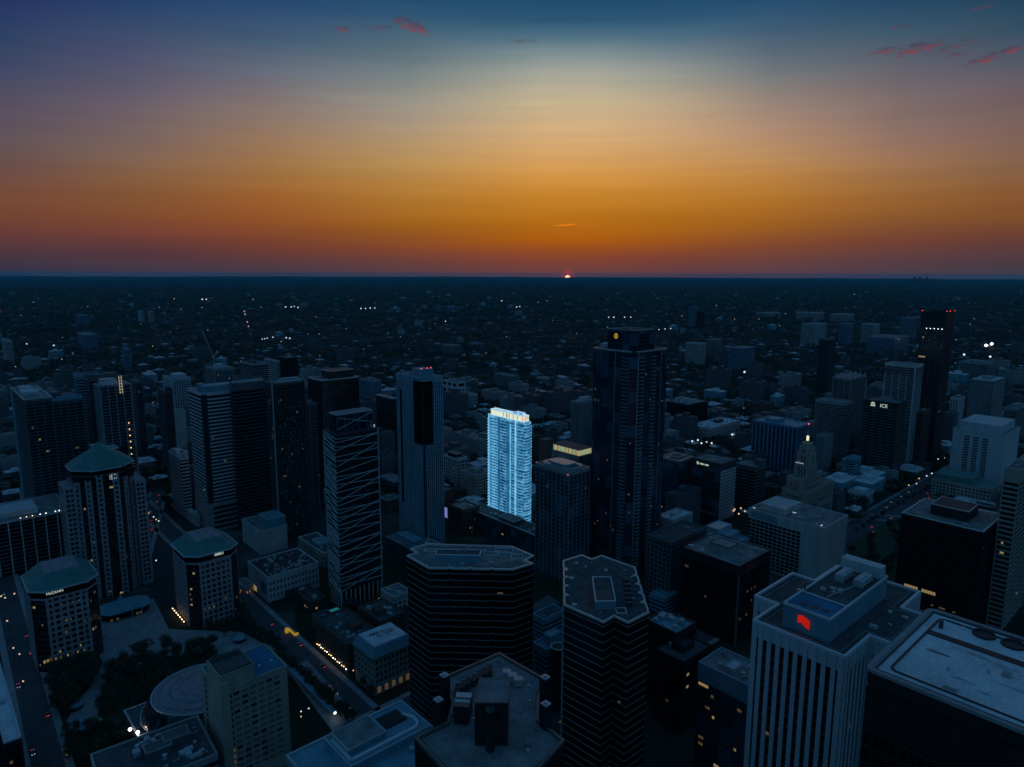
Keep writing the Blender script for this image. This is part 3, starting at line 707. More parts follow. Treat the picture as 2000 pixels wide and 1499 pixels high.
for k in range(7): part(mC, 'lobby_lamp', LAMPY, lambda b: b.box(-10.2, -9.6, 12 + k * 4.5, 12.7 + k * 4.5, 2.5, 3.2))
N, La, _ = solve((185, 930), ('b', 204, 1160, 4), 262, 0)
mB = empty('domed_tower', (N[0], N[1], 0), ANG, 'tall granite tower with a pointed green copper dome and a hexagon flower logo', 'office tower')
P = chamf(-12, La + 2, 0, 44, 12); zB = N[2]
facade(mB, P, 0, zB, metald, glass, fh=3.9, band=.5, bp=0.15, top=1, ps=0)
def pcol(b, k, s0, zt, w_=4.6):
    p, q_ = np.array(P[k], float), np.array(P[(k + 1) % 8], float); L = np.linalg.norm(q_ - p); e = (q_ - p) / L; nn = np.array([e[1], -e[0]]); s0 = L * s0 - w_ / 2
    def bx_(a0, a1, z0, z1, o):
        pts_ = [p + e * a0, p + e * a1]; b.prism(ccw([tuple(pts_[0] - nn * .2), tuple(pts_[1] - nn * .2), tuple(pts_[1] + nn * o), tuple(pts_[0] + nn * o)]), z0, z1)
    bx_(s0, s0 + 1.2, 0, zt, 1.0); bx_(s0 + w_ - 1.2, s0 + w_, 0, zt, 1.0)
    for z in np.arange(1, zt, 3.9): bx_(s0 + 1.2, s0 + w_ - 1.2, z, min(z + 1.7, zt), .9)
for k, f, dz_ in ((0, .2, 0), (0, .8, 0), (7, .2, 6), (7, .75, 4), (6, .15, 6), (6, .5, 6), (6, .85, 6), (1, .3, 6), (1, .75, 8), (2, .5, 6)): part(mB, 'stone_pier', pinkst, lambda b: pcol(b, k, f, zB - dz_))
for x0, x1, y0, y1, dzz in ((-19, -11, 9, 34, 9), (La + 1, La + 9, 6, 34, 12)):
    wg = part(mB, 'side_wing', pinkst, lambda b: (b.box(x0, x1, y0, y1, 0, zB - dzz), b.ring(rect(x0 + .5, x1 - .5, y0 + .5, y1 - .5), rect(x0 - .1, x1 + .1, y0 - .1, y1 + .1), zB - dzz - .5, zB - dzz + .5, inner=True)))
    part(wg, 'window_slots', glass, lambda b: [b.box(x0 + 1.2 + 2.9 * j, x0 + 3.2 + 2.9 * j, y0 - .06, y0 + 2.0, z, z + 2.1) for z in np.arange(4, zB - dzz - 3, 3.9) for j in range(2)] + [b.box(x0 - .08, x0 + 1, y0 + 4 + 5 * j, y0 + 7 + 5 * j, z, z + 1.9) for z in np.arange(4, zB - dzz - 3, 3.9) for j in range(4)])
Po = offs(P, 1.0); cxB = sum(p[0] for p in P) / 8; cyB = sum(p[1] for p in P) / 8
part(mB, 'top_storey', glass_k, lambda b: b.prism(offs(P, -.6), zB, zB + 4))
dm = MB()
def scl(k): return [(cxB + (p[0] - cxB) * k, cyB + (p[1] - cyB) * k) for p in Po]
dm.frustum(Po, zB + 4, scl(.72), zB + 9.5, top=False); dm.frustum(scl(.72), zB + 9.5, scl(.38), zB + 14.5, top=False); dm.frustum(scl(.38), zB + 14.5, scl(.16), zB + 18, top=False); dm.frustum(scl(.16), zB + 18, scl(.02), zB + 22)
dmo = dm.build('dome_roof', copper, mB)
part(dmo, 'eave_rim', pale, lambda b: b.ring(offs(Po, -.5), offs(Po, .35), zB + 3.5, zB + 4.2, inner=True))
part(dmo, 'roof_gable', copper, lambda b: b.frustum([(3, -1.2), (La - 6, -1.2), (La - 6, 14), (3, 14)], zB + 4, [(La / 2 - 2, 13), (La / 2 + .5, 13), (La / 2 + .5, 14), (La / 2 - 2, 14)], zB + 15.5))
part(dmo, 'roof_ribs', pale, lambda b: [b.tube((p[0], p[1], zB + 4.2), (q[0], q[1], zB + 9.6), .16, n=4) for p, q in zip(Po, scl(.72))])
hx = lambda cx, cz, r: [(cx + r * math.cos(R(60 * k)), cz + r * math.sin(R(60 * k))) for k in range(6)]
def hexlogo(b):
    for cx, cz in [(0, 0)] + [(1.56 * 2 * math.cos(R(60 * k + 30)) * .62, 1.56 * 2 * math.sin(R(60 * k + 30)) * .62) for k in range(6)]:
        A_, B_ = hx(cx, cz, 1.05), hx(cx, cz, 0.72)
        for k in range(6):
            j = (k + 1) % 6
            b.face([(La / 2 - 1 + u, -.75, zB - 3.2 + w) for u, w in (A_[k], A_[j], B_[j], B_[k])])
part(mB, 'logo', COOL, hexlogo)
lit(mB, P, 0, zB - 4, 9, 9, fh=3.9, edges=[0, 7, 1], band=1.7)
foot(N, La, 46, ANG)

# ------------------------------------------------------------------ tower with crossing white lines
N, La, Lb = solve((660, 850), ('b', 668, 1190, 0), 737, 632)
th = empty('lattice_tower', (N[0], N[1], 0), ANG, 'slim dark glass tower wrapped in zigzag white lines', 'apartment tower')
zt = N[2]; P = rect(0, La, 0, Lb)
facade(th, P, 14, zt, metald, glass, fh=3.1, band=0.35, bp=0.1, top=1.2, ps=0)
part(th, 'base_columns', pale, lambda b: [b.box(x, x + .7, -.1, .6, 0, 14) for x in np.arange(0, La, 4)] + [b.box(-.1, .6, y, y + .7, 0, 14) for y in np.arange(1.2, Lb, 4)])
part(th, 'base_lobby', glass_k, lambda b: b.box(3, La - 3, 3, Lb - 3, 0, 14))
roof(th, P, zt, roof_d, 1.0, metald, .1)
ci = rect(3.5, La - 2.5, 3.5, Lb - 3.5)
part(th, 'upper_block', glass_b, lambda b: b.prism(ci, zt, zt + 14)); part(th, 'upper_roof', roof_m, lambda b: b.prism(offs(ci, -.3), zt + 14, zt + 14.2)); part(th, 'upper_parapet', pale, lambda b: b.ring(offs(ci, -.35), offs(ci, .3), zt + 13.6, zt + 14.7, inner=True))
q = random.Random(12)
def strip(b, p0, p1, w=0.17, nn=(0, -1)):
    (x0, y0, z0), (x1, y1, z1) = p0, p1; o = .42
    a_ = [(x0, y0, z0 - w), (x1, y1, z1 - w), (x1, y1, z1 + w), (x0, y0, z0 + w)]
    f = [(x + nn[0] * o, y + nn[1] * o, z) for x, y, z in a_]
    b.face(f); b.face([f[3], f[2], a_[2], a_[3]]); b.face([a_[0], a_[1], f[1], f[0]])
def brace(b):
    z = 14.5; k = 0
    while z < zt - 1:
        up = [9.5, -2.0, 3.0, -1.5, 5.0, 13.0, -2.5, 1.5][k % 8]
        ze = min(max(z + up, 12), zt - .5)
        strip(b, (0, 0, z), (La, 0, ze)); strip(b, (0, Lb, min(z + 3.6, zt)), (0, 0, z), nn=(-1, 0))
        if k % 2 == 0: strip(b, (0, Lb, min(z + 9, zt)), (0, 0, z + .01), nn=(-1, 0))
        strip(b, (La, 0, ze), (La, Lb, min(ze + 3, zt)), nn=(1, 0))
        z += q.choice((3.1, 3.1, 3.1, 4.6)); k += 1
    for z in np.arange(13, zt, 3.1): strip(b, (0, Lb, min(z + 3.4, zt)), (0, 0, z), .13, nn=(-1, 0))
    strip(b, (3.5, 3.0, zt + 3), (La - 2.5, 3.0, zt + 13)); strip(b, (3.5, 3.0, zt + 12), (La - 2.5, 3.0, zt + 5))
part(th, 'white_lattice', rimw, brace)
part(th, 'rooftop_pavilion', glass_b, lambda b: b.box(-1, 9, -9, -2.5, 0, 8))
part(th, 'edge_columns', pale, lambda b: [b.box(La - .1, La + .55, -.55, .1, 12, zt), b.box(-.5, .1, Lb - .1, Lb + .5, 12, zt)])
units(th, P, zt, 3, 3, .8, avoid=[(3, La, 3, Lb)]); foot(N, La, Lb, ANG)
part(th, 'sky_terrace_lamp', COOL, lambda b: b.box(La - 2.6, La - 1.9, .5, 1.2, zt, zt + 3))

# ------------------------------------------------------------------ ribbed tower with a dark corner panel
r_, N, La, Lb, P = tower('ribbed_tower', 'tall pale ribbed tower with a long black glass panel on its corner', (827, 740), ('b', 832, 1058, 10), 863, 775, 'ribs', 'apartment tower',
                         wall=bluec, ps=2.3, pw=1.05, pp=0.7, top=5, pent=[(.15, .75, .15, .5, 7, tealp)], nu=2, band=0.5)
z1 = N[2]
dkp = part(r_, 'corner_glass', glass_k, lambda b: (b.box(-1.0, 9.5, -1.0, 6, z1 - 62, z1 - 3), b.box(-1.02, 3, 5.9, 15, z1 - 62, z1 - 3)))
part(dkp, 'corner_fin', metald, lambda b: b.box(-1.25, -.9, -1.25, -.9, z1 - 62.5, z1 - 3))
part(r_, 'side_slot', glass_k, lambda b: b.box(-.75, .4, Lb - 9, Lb - 5.5, 40, z1 - 14))
part(r_, 'ground_slot', black, lambda b: b.box(-.8, .35, -.82, .35, 0, z1 - 62.6))
part(r_, 'beacon', LAMPR, lambda b: [b.box(La * f, La * f + .7, Lb * .2, Lb * .2 + .7, z1 + 7.4, z1 + 8.2) for f in (.2, .5, .7)])

# ------------------------------------------------------------------ centre tower, its brightness painted as emission on walls and glass
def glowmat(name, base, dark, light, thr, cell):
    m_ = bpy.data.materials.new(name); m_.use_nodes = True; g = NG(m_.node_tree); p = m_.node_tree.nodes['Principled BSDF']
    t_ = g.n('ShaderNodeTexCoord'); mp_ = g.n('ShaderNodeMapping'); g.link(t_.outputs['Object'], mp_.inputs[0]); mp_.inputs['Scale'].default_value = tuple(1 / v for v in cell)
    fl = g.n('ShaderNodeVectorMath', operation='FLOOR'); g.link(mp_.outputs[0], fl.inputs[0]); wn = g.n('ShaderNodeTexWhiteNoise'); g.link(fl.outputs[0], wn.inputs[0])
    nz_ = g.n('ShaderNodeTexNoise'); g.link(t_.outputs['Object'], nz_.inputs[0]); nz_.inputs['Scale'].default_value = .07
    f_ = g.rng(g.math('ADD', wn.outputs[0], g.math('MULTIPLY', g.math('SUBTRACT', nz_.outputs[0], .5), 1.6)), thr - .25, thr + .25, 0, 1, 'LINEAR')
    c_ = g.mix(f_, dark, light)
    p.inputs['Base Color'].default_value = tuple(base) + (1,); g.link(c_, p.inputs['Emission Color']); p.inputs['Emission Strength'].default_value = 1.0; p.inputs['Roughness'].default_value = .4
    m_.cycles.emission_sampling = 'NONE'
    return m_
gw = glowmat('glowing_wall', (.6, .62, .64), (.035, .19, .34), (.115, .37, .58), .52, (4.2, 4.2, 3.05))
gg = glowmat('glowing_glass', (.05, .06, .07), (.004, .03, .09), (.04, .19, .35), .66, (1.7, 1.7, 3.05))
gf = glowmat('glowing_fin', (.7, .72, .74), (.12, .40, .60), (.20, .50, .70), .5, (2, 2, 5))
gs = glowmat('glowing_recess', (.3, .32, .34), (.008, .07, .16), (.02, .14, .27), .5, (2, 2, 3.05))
N, La, Lb = solve((1010, 826), ('b', 1022, 1015, 20), 1035, 955)
gl = empty('lit_tower', (N[0], N[1], 0), ANG, 'brightly lit icy blue apartment tower with a glowing yellow and white crown', 'apartment tower')
zg = N[2]
P = [(0, -1.2)] + [(La * k / 6, -1.2 + (-1.4) * math.sin(math.pi * k / 6) * .5) for k in range(1, 6)] + [(La, -0.6), (La, Lb), (0, Lb)]
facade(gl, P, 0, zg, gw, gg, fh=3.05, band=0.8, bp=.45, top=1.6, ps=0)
BAY = disc(7.0, 30, 4.9, 4.7)
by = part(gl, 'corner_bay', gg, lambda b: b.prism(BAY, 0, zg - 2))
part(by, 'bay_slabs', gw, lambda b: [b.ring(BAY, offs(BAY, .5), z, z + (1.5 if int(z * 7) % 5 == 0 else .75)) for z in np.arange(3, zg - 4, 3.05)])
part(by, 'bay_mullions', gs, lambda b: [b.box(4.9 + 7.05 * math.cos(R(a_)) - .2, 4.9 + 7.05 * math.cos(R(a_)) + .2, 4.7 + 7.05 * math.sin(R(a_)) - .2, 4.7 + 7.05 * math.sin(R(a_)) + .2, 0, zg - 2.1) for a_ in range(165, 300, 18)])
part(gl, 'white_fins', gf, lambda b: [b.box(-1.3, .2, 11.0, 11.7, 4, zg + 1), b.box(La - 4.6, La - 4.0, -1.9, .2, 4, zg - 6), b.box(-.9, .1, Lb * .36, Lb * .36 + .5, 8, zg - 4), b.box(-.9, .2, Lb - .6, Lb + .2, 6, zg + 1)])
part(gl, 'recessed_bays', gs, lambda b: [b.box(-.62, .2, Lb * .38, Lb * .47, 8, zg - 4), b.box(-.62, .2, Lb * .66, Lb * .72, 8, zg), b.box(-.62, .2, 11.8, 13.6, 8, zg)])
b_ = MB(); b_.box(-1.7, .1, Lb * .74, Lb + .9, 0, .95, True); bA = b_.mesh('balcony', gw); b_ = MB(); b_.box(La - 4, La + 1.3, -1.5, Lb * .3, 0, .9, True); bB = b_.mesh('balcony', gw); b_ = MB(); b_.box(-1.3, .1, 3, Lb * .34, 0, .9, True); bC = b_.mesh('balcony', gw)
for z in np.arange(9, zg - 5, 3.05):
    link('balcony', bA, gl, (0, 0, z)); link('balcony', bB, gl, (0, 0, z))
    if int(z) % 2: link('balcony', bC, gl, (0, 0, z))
lit(gl, P, 0, zg, 98, 8, fh=3.05, edges=[7, 8, 0, 1, 2, 3], m_=mat('dark_pane', (.01, .05, .12), emit=(.004, .04, .12), es=1.0), w=(1.2, 2.4), out=.3, band=.95, h=1.6)  # dark panes here, their dim blue also put in as emission
ck = rect(.6, La - .6, 1.0, Lb - 2.5)
cr = part(gl, 'crown', mat('crown_glow', (.7, .7, .6), emit=(.86, .88, .60), es=.85), lambda b: b.prism(ck, zg + .2, zg + 5.6))
part(cr, 'crown_frame', mat('crown_frame', (.6, .6, .6), emit=(.55, .75, .85), es=.8), lambda b: (b.ring(offs(ck, -.4), offs(ck, .3), zg + 5.2, zg + 6.4, inner=True), b.ring(offs(ck, -.1), offs(ck, .3), zg, zg + 1.2)))
crr = mat('crown_red', (.5, .1, .05), emit=(.9, .18, .04), es=.8); crd = mat('crown_dark', (.05, .08, .1), emit=(.03, .14, .2), es=.8)
for k, (y, w_) in enumerate(((2.0, .9), (9.5, .6), (15.5, .5), (21, 1.0), (24.5, 1.2), (30, .5))):
    if y < Lb - 4: part(cr, 'crown_panel', crr if k in (0, 3) else crd, lambda b: b.box(.3, 1, y, y + w_, zg + 1.2, zg + 5.2))
part(cr, 'crown_panel', crd, lambda b: b.box(La * .6, La * .6 + .5, .7, 1.3, zg + 1.2, zg + 5.2))
part(cr, 'crown_panel', crr, lambda b: b.box(2.0, 3.0, .7, 1.3, zg + 1.2, zg + 5.2))
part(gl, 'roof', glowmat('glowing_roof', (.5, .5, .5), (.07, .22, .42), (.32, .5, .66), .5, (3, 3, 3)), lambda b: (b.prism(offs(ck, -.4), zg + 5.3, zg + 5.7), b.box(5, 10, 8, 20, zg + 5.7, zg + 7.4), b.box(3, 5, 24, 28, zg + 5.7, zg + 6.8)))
part(gl, 'mast_lamp', COOL, lambda b: [b.box(3, 3.6, Lb - 6 - k * 5, Lb - 5.4 - k * 5, zg + 7.6, zg + 8.4) for k in (0, 1)])
foot(N, La, Lb, ANG)

# ------------------------------------------------------------------ tall dark tower with a yellow emblem
N, La, Lb = solve((1240, 690), 196, 1303, 1160)
sh = empty('dark_skyscraper', (N[0], N[1], 0), ANG, 'tallest dark glass skyscraper with curved balconies and a yellow emblem near its top', 'skyscraper')
P = [(5, 0), (La, 0), (La, Lb), (0, Lb), (0, 5)]
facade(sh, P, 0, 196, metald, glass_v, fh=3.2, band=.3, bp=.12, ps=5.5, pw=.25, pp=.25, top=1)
roof(sh, P, 196, roof_d, 1.2, metalw, .1)
up = rect(1.2, La * .62, 1.2, Lb * .68)
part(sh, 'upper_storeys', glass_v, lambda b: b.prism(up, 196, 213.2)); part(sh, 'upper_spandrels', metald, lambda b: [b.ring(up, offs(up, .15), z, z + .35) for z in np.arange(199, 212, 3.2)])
ur = part(sh, 'upper_roof', roof_d, lambda b: b.prism(offs(up, -.4), 213, 213.6)); part(ur, 'roof_rim', conc, lambda b: b.ring(offs(up, -1.2), offs(up, .25), 213.6, 214.4, inner=True))
for k in range(3): part(ur, 'fan_unit', black, lambda b: b.prism(disc(1.6, 14, 6 + 3.3 * k, 9 + 3.3 * k), 213.6, 214.6))
bal = []
for pts, e in (([(5 + k, -2.4 * math.sin(math.pi * k / 9)) for k in range(10)] + [(14, .2), (5, .2)], .45), ([(22 + k, -1.9 * math.sin(math.pi * k / 8)) for k in range(9)] + [(30, .2), (22, .2)], .45), ([(-1.6 * math.sin(math.pi * k / 8), 6 + k) for k in range(9)] + [(.2, 14), (.2, 6)], .4)):
    b_ = MB(); b_.prism(ccw(pts), 0, e, bottom=True); bal.append(b_)
bme = [b_.mesh('balcony', conc) for b_ in bal]; rest = MB()
for i, z in enumerate(np.arange(191, 8, -3.2)):
    for b_, me in zip(bal, bme):
        if i < 33: link('balcony', me, sh, (0, 0, z))
        else: i0 = len(rest.v); rest.v += [(x, y, zz + z) for x, y, zz in b_.v]; rest.f += [tuple(i0 + k for k in f) for f in b_.f]; rest.m += [0] * len(b_.f)
rest.build('lower_balconies', conc, sh)['kind'] = 'stuff'
part(sh, 'corner_mullions', metalw, lambda b: [b.box(-.45, .1, 20, 20.3, 0, 195), b.box(4.7, 5.1, -.4, .1, 0, 195), b.box(La - 8, La - 7.7, -.4, .1, 60, 195)])
def emblem(b):
    A_ = [(1.9 * math.cos(t), 2.3 * math.sin(t)) for t in np.linspace(0, 6.283, 21)[:-1]]; B_ = [(u * .42, w * .42) for u, w in A_]
    for k in range(20):
        j = (k + 1) % 20; b.face([(.9, 21 - u, 208.5 + w) for u, w in (A_[k], A_[j], B_[j], B_[k])])
part(sh, 'emblem', SIGNY, emblem)
lit(sh, P, 0, 190, 26, 31, fh=3.2, band=.3, edges=[0, 3, 0, 3, 4], m_=WARM2, w=(.8, 1.8))
foot(N, La, Lb, ANG)

# ------------------------------------------------------------------ concert hall
g1 = at(352, 1395, 20); c_ = at(392, 1350, 22)
rth = empty('concert_hall', (c_[0], c_[1], 0), 0, 'round concert hall with a shallow grey disc roof and a sloping glass skirt', 'concert hall')
part(rth, 'drum_wall', dconc, lambda b: b.prism(disc(25, 48), 0, 14))
sk = part(rth, 'glass_skirt', glass_b, lambda b: (b.frustum(disc(31, 56), 15, disc(25.5, 56), 24, top=False), b.frustum(disc(25, 56), 10, disc(31, 56), 15, top=False)))
part(sk, 'skirt_rim', metalw, lambda b: (b.ring(disc(30.8, 56), disc(31.4, 56), 14.7, 15.2, inner=True), b.ring(disc(25.0, 56), disc(25.7, 56), 23.8, 24.4, inner=True)))
part(sk, 'skirt_mullions', metald, lambda b: [b.tube((31 * math.cos(t), 31 * math.sin(t), 15.1), (25.6 * math.cos(t), 25.6 * math.sin(t), 24.1), .13, n=4) for t in np.linspace(0, 2 * math.pi, 49)[:-1]])
rr_ = part(rth, 'disc_roof', roof_m, lambda b: (b.frustum(disc(25, 56), 24, disc(18, 56), 25.4, top=False), b.frustum(disc(18, 56), 25.4, disc(9, 56), 26.6, top=False), b.frustum(disc(9, 56), 26.6, disc(1, 56), 27)))
part(rr_, 'roof_rings', roof_g, lambda b: [b.ring(disc(r - .3, 48), disc(r, 48), z - .05, z + .15, inner=True) for r, z in ((22, 24.7), (16, 25.75), (11, 26.4))])
FOOT.append([(c_[0] + x, c_[1] + y) for x, y in disc(31, 12)])
# forecourt roof in front of the hall
r_, N, La, Lb, P = tower('foyer_roof', 'low dark glass foyer roof lit by two floodlights beside the concert hall', (270, 1440), 12, 340, 236, 'blind', 'building', capb=30, pent=[], nu=0, rm=glass_b, par=.5, pm=metalw, wall=dconc, gls=dconc)
FOYER = (N, La, Lb)
# cream apartment house
r_, N, La, Lb, P = tower('apartment_block', 'cream rendered apartment block with stepped blue roofs in front of the concert hall', (430, 1352), 60, 560, 392, 'blindw', 'apartment block', wall=cream, gls=cream, top=.6, par=.4, capb=30,
                         rm=bluep, pent=[(.02, .52, .05, .7, 7, cream)], nu=0)
z1 = N[2]
part(r_, 'plant_screen', metald, lambda b: (b.box(1.5, La * .5, 2, Lb * .68, z1 + 7.1, z1 + 8), [b.box(2 + k * 1.4, 2.5 + k * 1.4, Lb * .5, Lb * .68, z1 + 8, z1 + 8.8) for k in range(10)]))
part(r_, 'roof_dome', rimw, lambda b: [b.prism(disc(.6, 10, La * f, 7 + 3 * f), z1, z1 + .8) for f in (.68, .88)])
part(r_, 'floor_lines', stone, lambda b: [b.ring(P, offs(P, .24), z, z + .22) for z in np.arange(4, z1 - 2, 3.25)])
part(r_, 'corner_pier', cream, lambda b: b.box(-.5, 4.2, -1.0, .2, 0, z1 + 4))
wm = MB(); wm.mi = 0; wm.box(0, 2.9, -.34, .1, 0, 1.75, True); wm.mi = 1; wm.box(.15, 1.35, -.38, .05, .15, 1.6, True); wm.box(1.5, 2.75, -.38, .05, .15, 1.6, True)
wme = wm.mesh('window', [conc, glass]); wml = wm.mesh('window', [cream, mat('curtained_pane', (.17, .18, .17), rough=.3, var=.3)])
q = random.Random(3)
for i in range(6):
    for j in range(14): link('window', q.choice((wme, wml, wml)), r_, (6.0 + i * 4.1, 0, z1 - 4.6 - j * 3.25))
wm = MB(); wm.box(-.38, .1, 0, 1.2, 0, 1.5, True); w2 = wm.mesh('window', glass)
for j in range(15): link('window', w2, r_, (0, Lb - 7, z1 - 4.5 - j * 3.25))
for j in range(14): part(r_, 'stair_window', WARM2 if j > 8 else glass, lambda b: b.box(4.4, 5.2, -.36, .1, z1 - 5 - j * 3.25, z1 - 3.6 - j * 3.25))
# low roof beside it, at the bottom
r_, N, La, Lb, P = tower('flat_roofed_block', 'long low block with a dark flat roof of ducts and plant boxes', None, 34, 0, 0, 'bandsd', far=((178, 1476), (385, 1399), 36), ang=R(38), pent=[(.42, .66, .42, .62, 4, dconc), (.6, .84, .5, .72, 4.5, dconc)], nu=34, rm=roof_d, pm=conc, par=.8)
# mechanical roofs, bottom middle
r_, N, La, Lb, P = tower('terraced_block', 'terraced office block whose teal roof carries an open plant well and curved white rails', None, 46, 0, 0, 'bandsd', far=((560, 1478), (784, 1371), 46), wall=tealp, pent=[], nu=5, rm=tealp, par=.8, pm=metalw)
z1 = N[2]
s1 = part(r_, 'upper_terrace', tealp, lambda b: b.box(La * .26, La - 3, Lb - 30, Lb - 5, z1, z1 + 4)); part(s1, 'coping', metalw, lambda b: b.ring(rect(La * .26 + .5, La - 3.5, Lb - 29.5, Lb - 5.5), rect(La * .26 - .1, La - 2.9, Lb - 30.1, Lb - 4.9), z1 + 3.8, z1 + 4.5, inner=True))
s2 = part(r_, 'plant_floor', tealp, lambda b: b.box(La * .3, La * .62, Lb - 23, Lb - 7, z1 + 4, z1 + 6.5)); part(s2, 'coping', metalw, lambda b: b.ring(rect(La * .3 + .4, La * .62 - .4, Lb - 22.6, Lb - 7.4), rect(La * .3 - .1, La * .62 + .1, Lb - 23.1, Lb - 6.9), z1 + 6.3, z1 + 7, inner=True)); part(s2, 'roof_deck', roof_g, lambda b: b.box(La * .3 + .5, La * .62 - .5, Lb - 22.5, Lb - 7.5, z1 + 6.4, z1 + 6.6))
xa = La * .28
part(r_, 'white_rail', rimw, lambda b: [b.prism(ccw(q_), z1 + 4.1, z1 + 5.0) for q_ in ([(xa, Lb - 9), (xa, Lb - 26.6), (xa + 1.3, Lb - 26.6), (xa + 1.3, Lb - 9)], [(xa, Lb - 26.6), (xa + 1.3, Lb - 27.4), (La - 9, Lb - 27.4), (La - 9, Lb - 26), (xa + 1.3, Lb - 26)], [(La - 9, Lb - 27.4), (La - 6, Lb - 25), (La - 5.2, Lb - 20), (La - 8, Lb - 14), (La - 9, Lb - 14.6), (La - 6.7, Lb - 20), (La - 7.2, Lb - 24.4), (La - 9, Lb - 26)])])
w_ = part(r_, 'plant_well', black, lambda b: b.box(La * .67, La * .86, Lb - 19, Lb - 9, z1 + 4.05, z1 + 4.3)); part(w_, 'plant_pipes', metald, lambda b: [b.tube((La * .67 + .6 + k, Lb - 18.5, z1 + 4.6), (La * .67 + .6 + k, Lb - 9.5, z1 + 4.6), .3) for k in range(int(La * .19 - 1))])
# ------------------------------------------------------------------ mansard block and its brick neighbour
def wins(root, face, L, z0, rows, cols, pz, w_, h_, m_, x0=1.5, name='window', cap=100, out=.12):
    b_ = MB(); b_.mi = 0; b_.box(-.18, w_ + .18, -out, .2, -.25, h_ + .18, True); b_.mi = 1; b_.box(0, w_, -out - .05, .1, 0, h_, True)
    me = b_.mesh(name, [stone, m_]); n = 0
    for j in range(rows):
        for i in range(cols):
            t = x0 + (L - 2 * x0 - w_) * i / max(1, cols - 1)
            if face == 'a': link(name, me, root, (t, 0, z0 + j * pz))
            else: link(name, me, root, (0, t + w_, z0 + j * pz), -math.pi / 2)
r_, N, La, Lb, P = tower('mansard_block', 'stone office block with a green mansard roof and a pale flat top', (725, 1287), ('b', 732, 1360, 0), 803, 692, 'blind', wall=stone, gls=stone, pent=[], nu=0, top=1.2, par=0, rm=stone)
z1 = N[2]
hip(r_, offs(P, .9), z1, 6, 2.2, tealp, roof_w, copper)
units(r_, offs(P, -4), z1 + 6.4, 9, 6, .8)
wins(r_, 'a', La, 8, 4, 9, 4.2, 1.3, 2.4, glass); wins(r_, 'b', Lb, 8, 4, 6, 4.2, 1.3, 2.4, glass)
wins(r_, 'a', La, 1.0, 1, 5, 5, 2.6, 4.2, WARM2, 2, 'arched_entrance')
part(r_, 'pilasters', stone, lambda b: [b.box(x - .3, x + .3, -.5, .1, 6, z1 - 1.3) for x in np.linspace(.6, La - .6, 10)] + [b.box(-.5, .1, y - .3, y + .3, 6, z1 - 1.3) for y in np.linspace(.6, Lb - .6, 7)])
part(r_, 'dormers', copper, lambda b: [b.box(x, x + 1.5, .2, 2.2, z1 + 1.2, z1 + 3.6) for x in np.linspace(3, La - 5, 5)])
part(r_, 'belt_course', stone, lambda b: b.ring(P, offs(P, .6), 6.2, 7.0))
r_, N, La, Lb, P = tower('brick_warehouse', 'dark brick warehouse with a black flat roof beside the green mansard', (671, 1262), ('b', 681, 1318, 0), 742, 616, 'brick', nu=10, pent=[(.5, .8, .3, .5, 3, brick)], rm=roof_d, capb=48)
for k in range(15): part(r_, 'shopfront_lamp', LAMPY if k % 3 else LAMPW, lambda b: b.box(-1.1, -.7, 1.5 + k * Lb / 15.5, 1.9 + k * Lb / 15.5, 3.2 + (k % 2) * .5, 3.7 + (k % 2) * .5))
# white theatre and fly tower
r_, N, La, Lb, P = tower('white_hall', 'long white rendered hall with rows of small dark windows and a cluttered dark roof', (520, 1130), ('b', 525, 1178, 0), 622, 465, 'blindw', wall=white, gls=white, nu=40, rm=roof_r, pent=[], par=1.2, capb=40, capa=48)
wins(r_, 'a', La, 4, 3, 14, 5.2, 1.0, 2.2, glass)
part(r_, 'mural_panel', bluep, lambda b: b.box(-.3, .1, 4, 14, 5, 15)); part(r_, 'lit_entrance', WARM, lambda b: b.box(-.3, .1, 24, 30, 1, 5))
r_, N, La, Lb, P = tower('theatre_block', 'pale windowless theatre block with a taller fly tower at its end', (505, 1040), ('b', 510, 1085, 0), 560, 440, 'blindw', wall=pale, gls=pale, nu=3, rm=roof_g, capb=44, pent=[(.35, 1.0, .05, .55, 9, tealp)])
# ------------------------------------------------------------------ the other towers and blocks that can be told apart
TW = tower
r_, N, La, Lb, P = TW('banded_tower', 'pale banded office tower with a blank top storey and a dark vertical groove', (396, 770), ('b', 413, 1040, 0), 458, 358, 'bands', 'office tower', capb=42, pent=[(.05, .95, .02, .35, 7, tealp)], wall=white, nl=4, nu=2)
z1 = N[2]
part(r_, 'dark_groove', black, lambda b: b.box(-.5, 4.5, -.5, 3, 0, z1 - 1)); part(r_, 'side_riser', tealp, lambda b: b.box(-.2, 5, 8, 14, z1, z1 + 9))
part(r_, 'base_frame', pinkst, lambda b: b.ring(offs(P, .1), offs(P, .8), 0, 30)); part(r_, 'base_windows', glass, lambda b: [b.box(3, La - 2, -.95, -.5, z, z + 2.6) for z in np.arange(3, 28, 5)])
r_, N, La, Lb, P = TW('dark_banded_tower', 'dark blue banded apartment tower with a pale edge column beside the pale banded tower', (455, 752), ('b', 470, 1035, 0), 522, 448, 'bandsd', 'apartment tower', capb=30, band=.9, wall=dconc, top=6, pent=[(.2, .9, .3, .8, 4, white)], nu=4)
part(r_, 'edge_column', tealp, lambda b: b.box(La - 2.2, La + .5, -1.2, .3, 0, N[2] + 1))
r_, N, La, Lb, P = TW('speckled_tower', 'black glass tower with pale window specks and a white roof edge', (528, 752), ('b', 548, 1060, 0), 594, 519, 'blackp', 'apartment tower', capb=30, top=1, pent=[(.3, .95, .2, .8, 3.5, white)], nu=4, nl=16, lm=WARM2)
q = random.Random(8); z1 = N[2]
pm_ = mat('pale_blind', (.22, .25, .28), var=.2)
